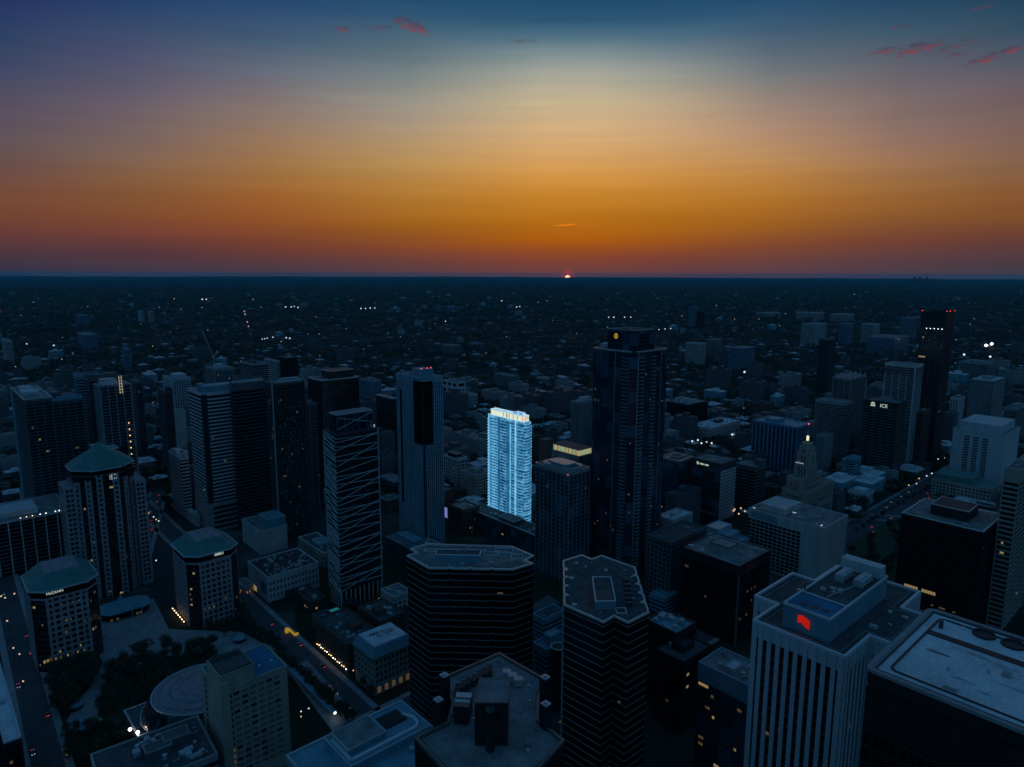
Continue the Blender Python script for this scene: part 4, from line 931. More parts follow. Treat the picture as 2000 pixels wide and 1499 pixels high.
b_ = MB(); b_.box(0, 1, -1, 0, 0, 1, True); bl = b_.mesh('drawn_blind', pm_)
for _ in range(95):
    link('drawn_blind', bl, r_, (q.choice(range(1, 14)) * 2.4 + .4, 0, 8 + q.randint(0, int((z1 - 26) / 3.4)) * 3.4), 0, (.9, .12, q.choice((1.6, 2.6, 3.0))))
part(r_, 'pale_edge', conc, lambda b: b.box(-.9, .3, -.9, .6, 0, z1))
r_, N, La, Lb, P = TW('dark_condominium', 'broad dark condominium tower with a cluttered roof and one pale concrete edge', (48, 782), ('d', 640), 100, 14, 'condo', 'apartment tower', capb=92, capa=24, pent=[(.1, .8, .3, .6, 3, white), (.2, .7, .65, .9, 3, metalw)], nu=14, par=.8, pm=pale, nl=6)
part(r_, 'pale_edge_wall', tealp, lambda b: b.box(-1.6, .4, Lb - 16, Lb + .8, 0, N[2] + 1))
TW('dark_condominium', 'dark condominium tower with a curved pale roof rim joined to the broad dark one', (102, 784), ('d', 652), 160, 98, 'condo', 'apartment tower', capb=30, pent=[(.2, .9, .3, .8, 2.5, tealp)], nu=3, par=1.6, pm=tealp, nl=6)
TW('pale_slab', 'pale blue slab block rising behind the dark condominiums', (150, 735), ('d', 760), 196, 130, 'slab', capb=20, pent=[], nu=1)
TW('dark_slab_tower', 'dark tower with a wavy roofline behind the tower under construction', (172, 735), ('d', 700), 228, 165, 'condo', 'apartment tower', capb=24, top=6, pent=[], nu=2)
r_, N, La, Lb, P = TW('unfinished_tower', 'tower under construction with bare pale floor slabs and a lit yellow hoist mast', (195, 755), ('d', 660), 254, 176, 'balc', 'apartment tower', capb=24, wall=conc, band=.35, bp=1.3, ps=6, pw=.7, pp=1.35, top=.5, par=0, nu=3, pent=[(.1, .6, .2, .8, 5, white)])
z1 = N[2]
part(r_, 'lower_wrap', black, lambda b: b.box(-1.5, La * .7, -1.6, Lb, 0, z1 - 62))
hx_, ZT = La * .62, z1 + 9
part(r_, 'hoist_mast', metald, lambda b: [b.box(hx_ + dx, hx_ + dx + .4, -1.9, -1.5, 0, z1 - 9) for dx in (0, 2.2)])
part(r_, 'lit_mast_head', mat('mast_lit', (.6, .55, .4), emit=(.8, .68, .36), es=.42), lambda b: [b.box(hx_ + dx, hx_ + dx + .45, -1.9, -1.4, z1 - 9, ZT) for dx in (0, 2.2)] + [b.box(hx_, hx_ + 2.6, -1.85, -1.45, z, z + .4) for z in np.arange(z1 - 8, ZT, 3)])
for k in range(17):
    part(r_, 'work_lamp', LAMPY, lambda b: b.box(La * .82, La * .82 + .55, -2.2, -1.7, 8 + k * 6.4, 8.6 + k * 6.4))
r_, N, La, Lb, P = TW('frame_roofed_tower', 'dark tower topped by a flat white roof frame behind the green dome', (190, 886), ('d', 640), 231, 159, 'condo', 'apartment tower', capb=34, pent=[], nu=0, par=.3, rm=roof_d)
z1 = N[2]
part(r_, 'white_roof_frame', white, lambda b: (b.ring(offs(P, -4), offs(P, 1), z1 + 2, z1 + 2.6, inner=True), b.box(La * .3, La * .7, Lb * .1, Lb * .9, z1 + 2.05, z1 + 3.2), b.box(2, La - 2, Lb * .45, Lb * .55, z1 + 2.1, z1 + 2.9)))
r_, N, La, Lb, P = TW('finned_block', 'long dark glass block with tall pale fins and lamps along its roof', (-62, 1035), ('d', 545), 134, -75, 'blackp', 'office block', capa=160, wall=pale, ps=8.5, pw=.9, pp=1.0, band=.2, top=1, nu=12, pent=[(.3, .7, .2, .7, 4, white)], par=.6)
z1 = N[2]
for f in (.5, .56, .62, .7, .76, .86, .9): part(r_, 'roof_lamp', LAMPY if f < .7 else LAMPW, lambda b: b.box(La * f, La * f + .5, 1, 1.5, z1 + .8, z1 + 1.3))
r_, N, La, Lb, P = TW('curved_roof_block', 'pale apartment block with barrel vaults on its stepped roof', (352, 896), ('d', 700), 368, 290, 'bands', 'apartment block', capb=40, wall=white, pent=[(.1, .9, .35, .7, 5, white), (.2, .8, .72, .95, 3, white)], nu=4)
z1 = N[2]; part(r_, 'barrel_vault', white, lambda b: [b.prism([(La * f + 4 * math.cos(t), Lb * .2 + 4 * math.sin(t)) for t in np.linspace(0, 6.283, 15)[:-1]], z1, z1 + 5) for f in (.3, .75)])
TW('narrow_dark_tower', 'narrow dark tower with a blank black core behind the vaulted pale block', (320, 765), ('d', 850), 336, 291, 'condo', 'apartment tower', capb=26, pent=[(.4, 1.0, 0, .4, 4, black)])
TW('pale_office_block', 'pale office block with a bright plant roof beyond the banded tower', (338, 742), ('d', 1150), 372, 288, 'gridw', 'office block', capb=60, pent=[(.3, .9, .2, .7, 6, white)])
TW('white_gable_block', 'white blank block squeezed behind the banded tower', (345, 805), ('d', 900), 362, 338, 'blindw', capb=20, pent=[], nu=2)
r_, N, La, Lb, P = TW('orange_lit_block', 'dark block under construction with orange work lights and a tall pale crane above', (420, 722), ('d', 1050), 457, 374, 'ribsd', capb=46, nl=6, lm=WARM, pent=[(.3, .7, .3, .7, 5, white)])
CR1 = N + np.array([0.74 * La * .4, .67 * La * .4, 0])
r_, N, La, Lb, P = TW('flat_dark_block', 'dark slab block with a thin pale roof line and reddish crane on it', (492, 713), ('d', 1150), 524, 463, 'bandsd', capb=50, pent=[(.3, .6, .4, .8, 4, brick)])
CR2 = N + np.array([-10, 20, 0])
TW('pale_slab', 'small pale banded slab just behind the flat dark block', (541, 706), ('d', 1300), 546, 514, 'bands', capb=60, pent=[])
TW('black_block', 'plain black block behind the small pale slab', (560, 700), ('d', 1290), 581, 543, 'black', capb=40, pent=[])
TW('black_office_block', 'wide black office block with warm roof edge behind the lattice tower', (628, 745), ('d', 760), 700, 597, 'black', 'office block', capb=34, pent=[(.3, .95, .2, .8, 9, black)], pm=rim, nl=5)
TW('blue_slab', 'pale blue ribbed slab behind the wide black block', (722, 745), ('d', 1350), 744, 700, 'ribs', capb=40, wall=tealp)
TW('black_slab_tower', 'flat black slab tower with one pale side wall beside the ribbed tower', (766, 780), ('d', 950), 776, 735, 'black', 'office tower', capb=44, wall=black, pent=[], pm=rim, top=20)
TW('white_box_block', 'white block with two tall dark windows right behind the ribbed tower', (893, 748), ('d', 1350), 909, 862, 'gridw', capb=50, fh=18, band=6, ps=18, pw=6)
TW('white_low_block', 'low white podium lit at its edge behind the ribbed tower', (918, 772), ('d', 1300), 932, 880, 'gridw', capb=60, nl=5, lm=COOL, pent=[])
TW('teal_slab', 'teal slab block alone among far roofs', (938, 672), ('d', 2350), 946, 916, 'slab', capb=70, pent=[])
TW('small_grey_block', 'small grey block among dark trees beyond the bright tower', (1000, 735), ('d', 1500), 1011, 966, 'ribsd', capb=60, pent=[])
TW('low_white_shed', 'low white shed among roofs beyond the bright tower', (1078, 742), ('d', 1600), 1092, 1048, 'bands', capb=70, pent=[])
TW('ribbed_apartment_slab', 'ribbed blue grey apartment slab tucked behind the dark skyscraper', (1132, 787), ('d', 950), 1162, 1116, 'ribs', 'apartment tower', capb=30, wall=conc, pent=[(.3, .9, .3, .8, 5, white)])
# near the bright tower
r_, N, La, Lb, P = TW('octagon_topped_tower', 'glass apartment tower with a pale ring shaped roof in front of the bright tower', (1112, 925), 97, 1152, 1047, 'glassy', 'apartment tower', capb=40, rm=roof_m, pent=[], par=.8, pm=pinkst, wall=conc, band=.3, ps=5, pw=.5, nl=4, nu=2)
z1 = N[2]; cxm, cym = La / 2, Lb / 2
part(r_, 'roof_ring', pinkst, lambda b: b.ring(chamf(3, La - 3, 5, Lb - 5, 5), chamf(1.2, La - 1.2, 2, Lb - 2, 6), z1, z1 + 2, inner=True)); part(r_, 'penthouse', tealp, lambda b: b.prism(chamf(5.5, La - 5.5, 9, Lb - 9, 3), z1, z1 + 4)); part(r_, 'roof_plates', white, lambda b: (b.box(3, 6, Lb - 14, Lb - 6, z1 + 2.1, z1 + 2.4), b.box(La - 7, La - 4, 6, 12, z1 + 2.1, z1 + 2.4)))
part(r_, 'beacon', LAMPR, lambda b: b.box(-.3, .4, 1, 1.7, z1 - 2, z1 - 1))
r_, N, La, Lb, P = TW('crowned_tower', 'dark glass tower with a pale yellow lit top storey behind the ring roofed one', (1131, 893), ('d', 650), 1158, 1078, 'glassy', 'apartment tower', capb=40, pent=[], nu=4, par=.5, rm=roof_d)
z1 = N[2]
cr2 = mat('crown_dim', (.5, .5, .4), emit=(.62, .72, .36), es=.42); cr3 = mat('crown_amber', (.5, .3, .1), emit=(.9, .36, .05), es=.42)
k_ = part(r_, 'lit_crown', cr2, lambda b: b.box(1, La - 1, 1, Lb - 1, z1 + .6, z1 + 6)); part(k_, 'crown_roof', roof_d, lambda b: b.prism(rect(.5, La - .5, .5, Lb - .5), z1 + 6, z1 + 6.7)); part(k_, 'crown_panel', cr3, lambda b: [b.box(.85, 2, y, y + 1.3, z1 + .7, z1 + 5.9) for y in (3, 8, 17, 28)] + [b.box(La - 4, La - 3, .85, 2, z1 + .7, z1 + 5.9)]); part(k_, 'crown_mullions', metald, lambda b: [b.box(.8, 2, y, y + .4, z1 + .7, z1 + 5.9) for y in np.arange(5, Lb - 2, 5)])
TW('brick_block', 'plain brown block with a grey roof between the bright tower and the yellow crowned tower', (1068, 862), ('d', 760), 1082, 1052, 'blind', capb=30, wall=brick, gls=brick, pent=[], nu=1)
r_, N, La, Lb, P = TW('podium_block', 'long dark glass podium at the foot of the bright tower', (1047, 1048), 20, 1076, 898, 'glassy', 'building', capb=110, pent=[(.1, .8, .3, .5, 4, roof_d and dconc)], nu=10, nl=8, rm=roof_d, par=1.0, pm=metalw)
TW('white_framed_block', 'white framed office block with tall dark glazing right of the ribbed tower', (893, 898), ('b', 893, 945, 10), 912, 866, 'gridw', capb=30, pent=[(.2, .8, .2, .8, 5, black)], nl=2)
TW('masonry_block', 'old masonry block with rows of small square windows left of the bright tower', (930, 930), ('b', 930, 985, 0), 962, 898, 'grid', capb=34, nu=5, wall=stone)
TW('small_brick_row', 'small brick row house block with a lit corner sign at the podium edge', (905, 998), ('b', 905, 1045, 0), 935, 878, 'brick', capb=30, nu=3, nl=3, lm=WARM, pent=[])
TW('festival_podium', 'dark podium with a pale canopy ring at the foot of the ribbed tower', (846, 1100), 14, 905, 742, 'glassy', capb=80, pent=[(.2, .6, .5, .9, 4, tealp)], nu=6, nl=3)
TW('low_parapet_block', 'low block with a pale edged roof yard between theatre and lattice tower', (632, 1082), 14, 668, 560, 'grid', capb=50, pent=[(.2, .7, .3, .6, 3, tealp)], nu=8, rm=roof_d, pm=pale)
TW('grey_car_park', 'flat grey parking deck behind the lattice tower', (770, 945), ('d', 760), 800, 735, 'bandsd', capb=60, pent=[], nu=2, wall=dconc)
# right of the skyscraper
TW('sunken_roof_block', 'dark office block with a recessed brown roof court at the foot of the skyscraper', (1325, 903), ('b', 1321, 1020, 0), 1353, 1290, 'glassy', 'office block', capb=34, rm=roof_m, pent=[(.3, .8, .3, .8, 2, brick)], nu=2, nl=5, par=2, pm=metalw)
r_, N, La, Lb, P = TW('sign_office_block', 'dark glass office block with a pale gridded end wall and a lit white company sign', (1408, 908), ('b', 1402, 1030, 0), 1438, 1352, 'glassy', 'office block', capb=46, nu=4, rm=roof_g, top=6, pent=[])
z1 = N[2]
part(r_, 'gridded_end_wall', white, lambda b: [b.box(x, x + .7, -.9, .1, 6, z1 - 9) for x in np.arange(0, La, 3)] + [b.box(0, La, -.8, .1, z, z + 1.1) for z in np.arange(8, z1 - 8, 3.6)])
part(r_, 'ground_band', pinkst, lambda b: b.box(-.6, .1, 2, Lb - 4, 12, 13))
part(r_, 'sign', SIGN, lambda b: [b.box(-.6, -.3, Lb * .82 - k * .95 - .6, Lb * .82 - k * .95, z1 - 4.6 - (.8 if k < 3 and k % 2 else 0), z1 - 3.1 + (.9 if k < 2 else 0)) for k in range(15) if k not in (3, 9)])
TW('arched_block', 'grey block with an arched plant screen beside the gridded end wall', (1472, 915), ('b', 1470, 1000, 0), 1496, 1434, 'bandsd', capb=44, nu=3, pent=[(.5, .95, .0, .3, 6, dconc)], wall=dconc)
TW('stepped_block', 'grey stepped block with a white plant court beside the skyscraper base', (1314, 1018), 42, 1352, 1284, 'ribsd', capb=30, nu=4, rm=roof_w, wall=pale, gls=conc, pent=[(.3, .7, .3, .6, 3, white)])
TW('gridded_block', 'dark gridded block in front of the stepped grey one', (1306, 1062), ('b', 1306, 1190, 0), 1402, 1264, 'grid', capb=40, capa=48, nu=3, wall=dconc, pent=[], rm=roof_d)
r_, N, La, Lb, P = TW('curved_glass_block', 'teal glass block with a curved stepped roofline behind the black block', (1405, 1080), 36, 1462, 1344, 'slab', capb=46, nu=3, pent=[(.3, .9, .2, .7, 6, tealp), (.5, .95, .5, .95, 9, metalw)], rm=tealp)
r_, N, La, Lb, P = TW('black_cornered_block', 'black office block with broad dark floor bands and a roof plant box', (1443, 1108), ('b', 1435, 1262, 0), 1505, 1335, 'black', 'office block', nu=6, rm=roof_g, top=7, fh=9, band=1.2, pent=[(.3, .6, .35, .7, 5, conc)], par=.5, nl=9)
part(r_, 'corner_strip', dconc, lambda b: b.box(-.8, .4, -.8, .4, 0, N[2] - 7)); part(r_, 'red_panel', mat('dull_red', (.22, .02, .03)), lambda b: b.box(8, 22, -.6, 0, N[2] - 6.5, N[2] - 1.5))
r_, N, La, Lb, P = TW('canopy_hut', 'small teal canopy roof between the narrow faceted tower and the black block', (1297, 1172), 14, 1322, 1270, 'slab', capb=16, capa=20, nu=0, pent=[], rm=tealp)
TW('cluttered_roof_block', 'dark block whose pale roof is crowded with plant right of the narrow faceted tower', (1322, 1240), 52, 1358, 1262, 'black', 'office block', nu=12, rm=tealp, pent=[], capb=40)
TW('shadowed_block', 'black block stepping down below the crowded pale roof', (1335, 1296), 44, 1388, 1280, 'black', 'office block', nu=2, rm=roof_d, pent=[(.3, .7, .3, .7, 4, black)], capb=40, nl=3)  # black cladding all over
r_, N, La, Lb, P = TW('blue_topped_block', 'dark gridded office block with a blank blue top and speckled roof beside the white tower', (1463, 1342), 66, 1505, 1365, 'glassy', 'office block', nu=10, wall=metald, ps=5.5, pw=.35, band=.8, top=9, rm=roof_g, par=.6, pm=tealp, nl=16, capb=50, pent=[(.25, .7, .4, .6, 1.2, white)])
part(r_, 'blank_band', tealp, lambda b: b.ring(P, offs(P, .35), N[2] - 9, N[2] - .1)); part(r_, 'lit_window', WARM, lambda b: b.box(-.5, .1, Lb - 6, Lb - .6, N[2] - 11.2, N[2] - 10))
TW('small_teal_house', 'small teal flat roofed house between the two faceted towers', (1068, 1272), 36, 1106, 1042, 'slab', nu=3, rm=tealp, capb=22, capa=24, pent=[(.3, .9, .2, .7, 6, tealp)])
r_, N, La, Lb, P = TW('low_teal_wing', 'low teal wing behind the small teal house', (1062, 1212), 22, 1102, 1040, 'slab', nu=1, rm=roof_d, capb=22, capa=26, pent=[])
c_ = at(1090, 1263, 40)
dr = empty('round_stair_tower', (c_[0], c_[1], 0), 0, 'dark round stair drum with a pale rim beside the narrow faceted tower', 'building')
part(dr, 'drum_wall', black, lambda b: b.prism(disc(4.2, 28), 0, 40)); part(dr, 'pale_rim', rimw, lambda b: b.ring(disc(3.9, 28), disc(4.4, 28), 39.8, 40.4, inner=True))
# hotel, insurance tower
r_, N, La, Lb, P = TW('hotel_block', 'pale concrete hotel slab with a grid of dark balconies and a blank end wall', (1612, 1034), ('b', 1600, 1150, 0), 1656, 1463, 'blindw', 'hotel', wall=pale, gls=pale, capb=70, top=5.5, pent=[(.15, .8, .55, .9, 5, pale)], nu=12, rm=roof_g)
z1 = N[2]
part(r_, 'window_bands', glass_k, lambda b: [b.box(-.34, .1, 19 + 4.1 * i, 22.3 + 4.1 * i, z1 - 10.7 - j * 3.3, z1 - 8.4 - j * 3.3) for i in range(12) for j in range(13)])
part(r_, 'blue_glazing', tealp, lambda b: b.box(-.5, .1, Lb - 27, Lb - 3, z1 - 6.5, z1 - 1)); part(r_, 'roof_lamp', COOL, lambda b: (b.box(2, 4.5, 3, 4, z1 + 1.2, z1 + 1.8), b.box(8, 9, 28, 31, z1 + 4, z1 + 4.6), b.box(1, 2, Lb - 5, Lb - 3, z1 + 1.2, z1 + 1.8)))
N, La, Lb = solve((1570, 965), ('b', 1564, 1060, 0), 1628, 1528, capb=40)
cl = empty('stepped_stone_tower', (N[0], N[1], 0), ANG, 'warm stone stepped tower with tall window columns and a lit beacon on a mast', 'office tower')
z1 = N[2]; P = rect(0, La, 0, Lb)
facade(cl, P, 0, z1, stone, glass, fh=3.6, band=.9, bp=.3, ps=2.6, pw=1.3, pp=.45, top=3.5, cpier=3.5); roof(cl, P, z1, roof_g, 1.0, stone, .5)
P2 = rect(3, La * .72, 5, Lb - 3); facade(cl, P2, z1, z1 + 12, stone, glass, fh=4, band=1.2, bp=.3, ps=3, pw=1.6, pp=.45, top=3, cpier=2.5); roof(cl, P2, z1 + 12, roof_g, .8, stone, .4)
mx, my = La * .36, Lb * .5
for hw, za, zb in ((7.5, z1 + 12, z1 + 24), (6.3, z1 + 24, z1 + 35), (5.2, z1 + 35, z1 + 41), (3.4, z1 + 41, z1 + 44.5)):
    Pk = rect(mx - hw, mx + hw, my - hw, my + hw); facade(cl, Pk, za, zb, stone, glass, fh=zb - za, band=0, ps=3.0 if hw > 4 else 0, pw=1.9, pp=.4, top=2.5, cpier=2.4); roof(cl, Pk, zb, stone, .7, stone, .4)
part(cl, 'lit_ledge', COOL, lambda b: b.box(mx - 7.9, mx - 7.4, my - 1, my + 7, z1 + 24.2, z1 + 25.2))
part(cl, 'roof_dome', copper, lambda b: (b.frustum(disc(3, 14, mx, my), z1 + 44.5, disc(1.4, 14, mx, my), z1 + 47)))
ms = part(cl, 'mast', metalw, lambda b: [b.tube((mx + dx, my + dy, z1 + 46), (mx + dx * .3, my + dy * .3, z1 + 58), .13, n=4) for dx, dy in ((.9, .9), (-.9, .9), (.9, -.9), (-.9, -.9))] + [b.tube((mx, my, z1 + 56), (mx, my, z1 + 64), .12, n=4)])
part(ms, 'beacon_lamp', mat('beacon', (.8, .7, .5), emit=(1, .85, .5), es=1.0), lambda b: b.box(mx - .9, mx + .9, my - .9, my + .9, z1 + 47.2, z1 + 52)); part(ms, 'mast_tip_lamp', LAMPR, lambda b: b.box(mx - .5, mx + .5, my - .5, my + .5, z1 + 63.6, z1 + 64.6))
foot(N, La, Lb, ANG)
TW('tower_wing', 'stone rear wing of tall columns beside the stepped tower', (1600, 985), ('d', 650), 1630, 1566, 'ribs', capb=22, capa=28, wall=stone, pent=[], nu=1)
TW('villa', 'small white old villa among trees beside the avenue', (1690, 968), ('b', 1690, 990, 0), 1708, 1656, 'gridw', 'house', capb=26, capa=26, pent=[(.2, .8, .2, .8, 3, roof_w)], nu=2)
# blue block, hospital group, black block
TW('blue_apartment_block', 'bright blue panelled apartment block with a teal roof', (1555, 836), ('b', 1550, 940, 0), 1588, 1470, 'navy', 'apartment block', capb=60, capa=40, rm=tealp, top=2, pent=[(.2, .7, .5, .8, 4, tealp)], pm=tealp)
TW('grey_core_block', 'plain grey block right behind the stepped stone tower', (1612, 855), ('d', 860), 1628, 1594, 'blind', capb=34, pent=[], nu=3)
TW('low_slab_building', 'small pale low building at the foot of the banded round tower', (1668, 898), ('d', 800), 1682, 1652, 'slab', capb=24, pent=[])
r_, N, La, Lb, P = TW('rounded_tower', 'round cornered tower with dense pale floor lines', (1650, 790), ('b', 1641, 910, 0), 1668, 1590, 'bands', 'apartment tower', capb=44, band=1.3, wall=conc, fh=3.0, nu=4, poly=lambda a, b: rr(0, a, 0, b, 7), pent=[])
r_, N, La, Lb, P = TW('scaffolded_tower', 'unfinished tower with posts rising above its roof and a pale edge', (1662, 740), ('d', 1000), 1692, 1628, 'balc', 'apartment tower', capb=44, nu=2, pent=[], par=0)
part(r_, 'roof_posts', pale, lambda b: [b.box(x, x + 1, y, y + 1, N[2], N[2] + 5) for x in (1, La - 2) for y in np.arange(1, Lb, 7)]); part(r_, 'pale_edge', pale, lambda b: b.box(La - 1.2, La + .8, -1.7, .3, 0, N[2] - 6))
r_, N, La, Lb, P = TW('signed_black_tower', 'black office tower with a lit emblem and the letters ICE at its top', (1752, 790), ('b', 1739, 945, 0), 1771, 1688, 'bandsd', 'office tower', capb=40, capa=30, wall=dconc, gls=glass_k, top=8, band=1.5, nu=2, rm=roof_g, pm=black)
z1 = N[2]; part(r_, 'black_crown', black, lambda b: b.ring(P, offs(P, .45), z1 - 8, z1 - .1)); part(r_, 'pier_gaps', black, lambda b: [b.box(-.9, .1, y, y + 2.2, 0, z1 - 8) for y in (1, 11, 21, 31)])
sign(r_, text_mesh('ICE', 6.2, SIGN), (-.75, Lb - 24, z1 - 4.6), -1, 0); sg = part(r_, 'emblem', SIGN, lambda b: (b.box(-.9, -.6, Lb - 14, Lb - 8.2, z1 - 6.2, z1 - 5.0), [b.box(-.9, -.6, Lb - 13.4 + k * 1.7, Lb - 12.3 + k * 1.7, z1 - 4.4, z1 - 2.2) for k in range(3)], b.box(-.9, -.6, Lb - 12.6, Lb - 9.4, z1 - 1.9, z1 - 1.1)))
r_, N, La, Lb, P = TW('dark_residential_tower', 'tallest dark residential tower with red corner lamps and a row of work lights', (1845, 618), ('b', 1819, 905, 0), 1868, 1801, 'condo', 'apartment tower', capb=44, capa=34, par=0, pent=[], nu=0, nl=8, wall=metald, gls=glass)
z1 = N[2]; part(r_, 'open_crown', black, lambda b: b.ring(offs(P, -.5), offs(P, .9), z1 - 16, z1 + 6, inner=True))
for k in range(5): part(r_, 'work_lamp', LAMPW, lambda b: b.box(-1.6, -1.1, 3 + k * (Lb - 6) / 5, 3.6 + k * (Lb - 6) / 5, z1 - 18, z1 - 17.3))
for x, y in ((0, 0), (La, 0), (0, Lb), (La * .4, 0)): part(r_, 'corner_beacon', LAMPR, lambda b: b.box(x - .5, x + .4, y - .5, y + .4, z1 + 6, z1 + 6.8))
part(r_, 'lit_floor', WARM, lambda b: b.box(-1.2, -.9, Lb - 9, Lb - 1, z1 - 58, z1 - 56))
r_, N, La, Lb, P = TW('capped_tower', 'grey condominium tower with a dark gap under a pale top cap', (1786, 716), ('b', 1768, 920, 0), 1802, 1731, 'balc', 'apartment tower', capb=40, wall=pale, nu=2, pent=[], band=.6)
z1 = N[2]; part(r_, 'dark_gap', black, lambda b: b.ring(P, offs(P, .7), z1 - 13, z1 - 4)); part(r_, 'edge_column', pale, lambda b: b.box(-1.5, -.3, -1.4, .2, 0, z1))
TW('brown_side_tower', 'low dark brown tower between the grey capped tower and the tallest one', (1803, 805), ('d', 900), 1818, 1790, 'grid', capb=24, wall=brick, pent=[])
TW('grey_grid_block', 'small grey gridded block beside the tallest dark tower', (1872, 780), ('d', 1050), 1884, 1857, 'gridw', capb=30)
TW('wide_grey_hospital', 'wide grey hospital block with a bright plant roof', (1942, 746), ('d', 1150), 1972, 1896, 'grid', 'hospital', capb=60, wall=conc, nu=8, rm=roof_w)
TW('far_grey_hospital', 'long low grey block behind the wide hospital', (1930, 712), ('d', 1600), 1965, 1872, 'ribsd', 'hospital', capb=90, nu=5)
TW('edge_dark_block', 'dark block cut by the right edge of the view', (1985, 800), ('d', 1050), 2030, 1962, 'bandsd', capb=40)
r_, N, La, Lb, P = TW('white_hospital', 'white hospital slab with three vertical strips of dark windows', (1962, 852), ('b', 1951, 960, 0), 2010, 1862, 'blindw', 'hospital', wall=white, gls=white, capb=56, top=1, pent=[(.05, .95, .1, .9, 10, white)], nu=3)
part(r_, 'window_strips', glass_k, lambda b: [b.box(-.35, .1, y + 1.9 * i, y + 1.4 + 1.9 * i, z, z + 1.9) for y in (17, 27, 36.5) for i in range(3) for z in np.arange(4, N[2] - 6, 3.3)]); part(r_, 'strip_frames', pale, lambda b: [b.box(-.3, .1, y - .6, y - .2, 2, N[2] - 3) for y in (17, 23.6, 27, 33.6, 36.5)])
r_, N, La, Lb, P = TW('green_roofed_hall', 'old low stone hall with a flat green roof beside the avenue', (1935, 958), ('b', 1930, 1005, 0), 1962, 1822, 'grid', capb=60, capa=40, rm=copper, pent=[(.1, .9, .35, .95, 7, copper)], nl=6, nu=1)
TW('pale_roofed_annex', 'low annex with bright snowy white roofs behind the black block', (1945, 1005), 14, 1985, 1850, 'blindw', capb=48, capa=40, rm=roof_w, nu=4, pent=[(.2, .5, .1, .5, 4, black)])
r_, N, La, Lb, P = TW('black_lobby_block', 'black office block with a flat roof, black plant box and two amber lit rows', (1918, 1040), ('b', 1898, 1228, 8), 1958, 1762, 'black', 'office block', nu=5, rm=roof_g, par=.6, pm=rim, pent=[(.28, .78, .25, .72, 8, black)], nl=0)
z1 = N[2]
for j, (y0, y1) in enumerate(((25, 34), (37, 47))):
    for k in range(5): part(r_, 'lit_window', WARM, lambda b: b.box(-.5, .2, y0 + 1.9 * k, y0 + 1.5 + 1.9 * k, 24, 26.4))
lit(r_, P, 0, 26, 24, 71, edges=[3], m_=WARM2); lit(r_, P, 0, 15, 10, 72, edges=[3], m_=WARM)
for k in range(34): part(r_, 'glass_fold', glass_b, lambda b: b.box(1.5 + (k % 3) * 1.3, 2.3 + (k % 3) * 1.3, -.6, .1, 3 + k * 2.1, 4.6 + k * 2.1))
TW('dark_podium', 'dark podium with a pale rim below the black lobby block', (1880, 1225), 9, 1972, 1742, 'black', 'building', capb=90, capa=80, rm=roof_d, pm=tealp, nu=4, pent=[], nl=5)
TW('striped_edge_tower', 'tall grey tower of dense horizontal strips at the view edge', (1994, 922), ('d', 470), 2090, 1963, 'bands', 'office tower', capb=30, capa=60, wall=stone, band=1.6, top=9, ps=12, pw=.6, pp=.5, nl=3, lm=WARM)
TW('pale_edge_roof_block', 'dark block with a pale roof rim cut by the lower left edge', (8, 1453), 42, 41, -90, 'black', 'office block', capb=90, capa=12, rm=roof_w, pm=white, par=.8, pent=[], nu=2, nl=9)
TW('dark_core_tower', 'dark condominium tower peeping over the street behind the unfinished one', (264, 748), ('d', 930), 278, 247, 'condo', 'apartment tower', capb=30, nu=2, nl=2)
TW('dark_core_tower', 'dark banded tower standing between the speckled tower and the lattice tower', (604, 790), ('d', 700), 616, 594, 'balc', 'apartment tower', capb=26, wall=dconc, nu=2)
TW('dark_core_tower', 'low dark tower in the gap left of the black slab tower', (694, 812), ('d', 860), 722, 672, 'condo', 'apartment tower', capb=30, nu=3, nl=3)
TW('dark_core_tower', 'squat dark tower behind the broad condominium pair', (90, 770), ('d', 900), 118, 60, 'condo', 'apartment tower', capb=40, nu=5)
TW('rail_shed', 'long low pale roofed shed beside the foot of the pale banded tower', (383, 1010), 11, 390, 322, 'blindw', capb=95, capa=9, rm=roof_w, nu=3, pent=[(.1, .9, .02, .12, 3, white)])
for k, (px, py) in enumerate(((1582, 732), (1600, 735.5), (1622, 738.5))): TW('long_pale_shed', ('upper', 'middle', 'lower')[k] + ' of three long pale shed roofs lying parallel among dark trees', (px, py), 9, px + 19, px - 3, 'blind', capa=95, capb=16, rm=roof_w, pent=[], nu=0, par=.3)
TW('shop_row', 'low russet roofed shop row in front of the zigzag lattice tower', (606, 1178), 7, 636, 572, 'grid', capb=30, capa=20, wall=brick, rm=roof_r, nu=6, pent=[], nl=5, lm=WARM)
TW('small_house', 'low dark roofed house between the yellow hoarding and the lattice tower', (640, 1226), 9, 668, 606, 'grid', capb=24, capa=20, wall=dconc, rm=roof_d, nu=5, pent=[], nl=3, lm=WARM)
TW('brown_block', 'low brown block with a cluttered roof behind the green mansard', (742, 1216), 15, 790, 700, 'brick', capb=30, capa=34, rm=roof_d, nu=12, pent=[(.2, .5, .3, .6, 3, brick)], nl=3)
TW('yard_building', 'low pale walled yard building beside the lattice tower foot', (768, 1168), 11, 802, 744, 'grid', capb=26, capa=34, wall=pale, rm=roof_g, nu=7, pent=[], nl=3)
TW('corner_shop', 'small lit corner shop at the far end of the diagonal street', (476, 1148), 6, 494, 458, 'grid', capb=16, capa=14, wall=pale, nu=2, pent=[], nl=4, lm=WARM)
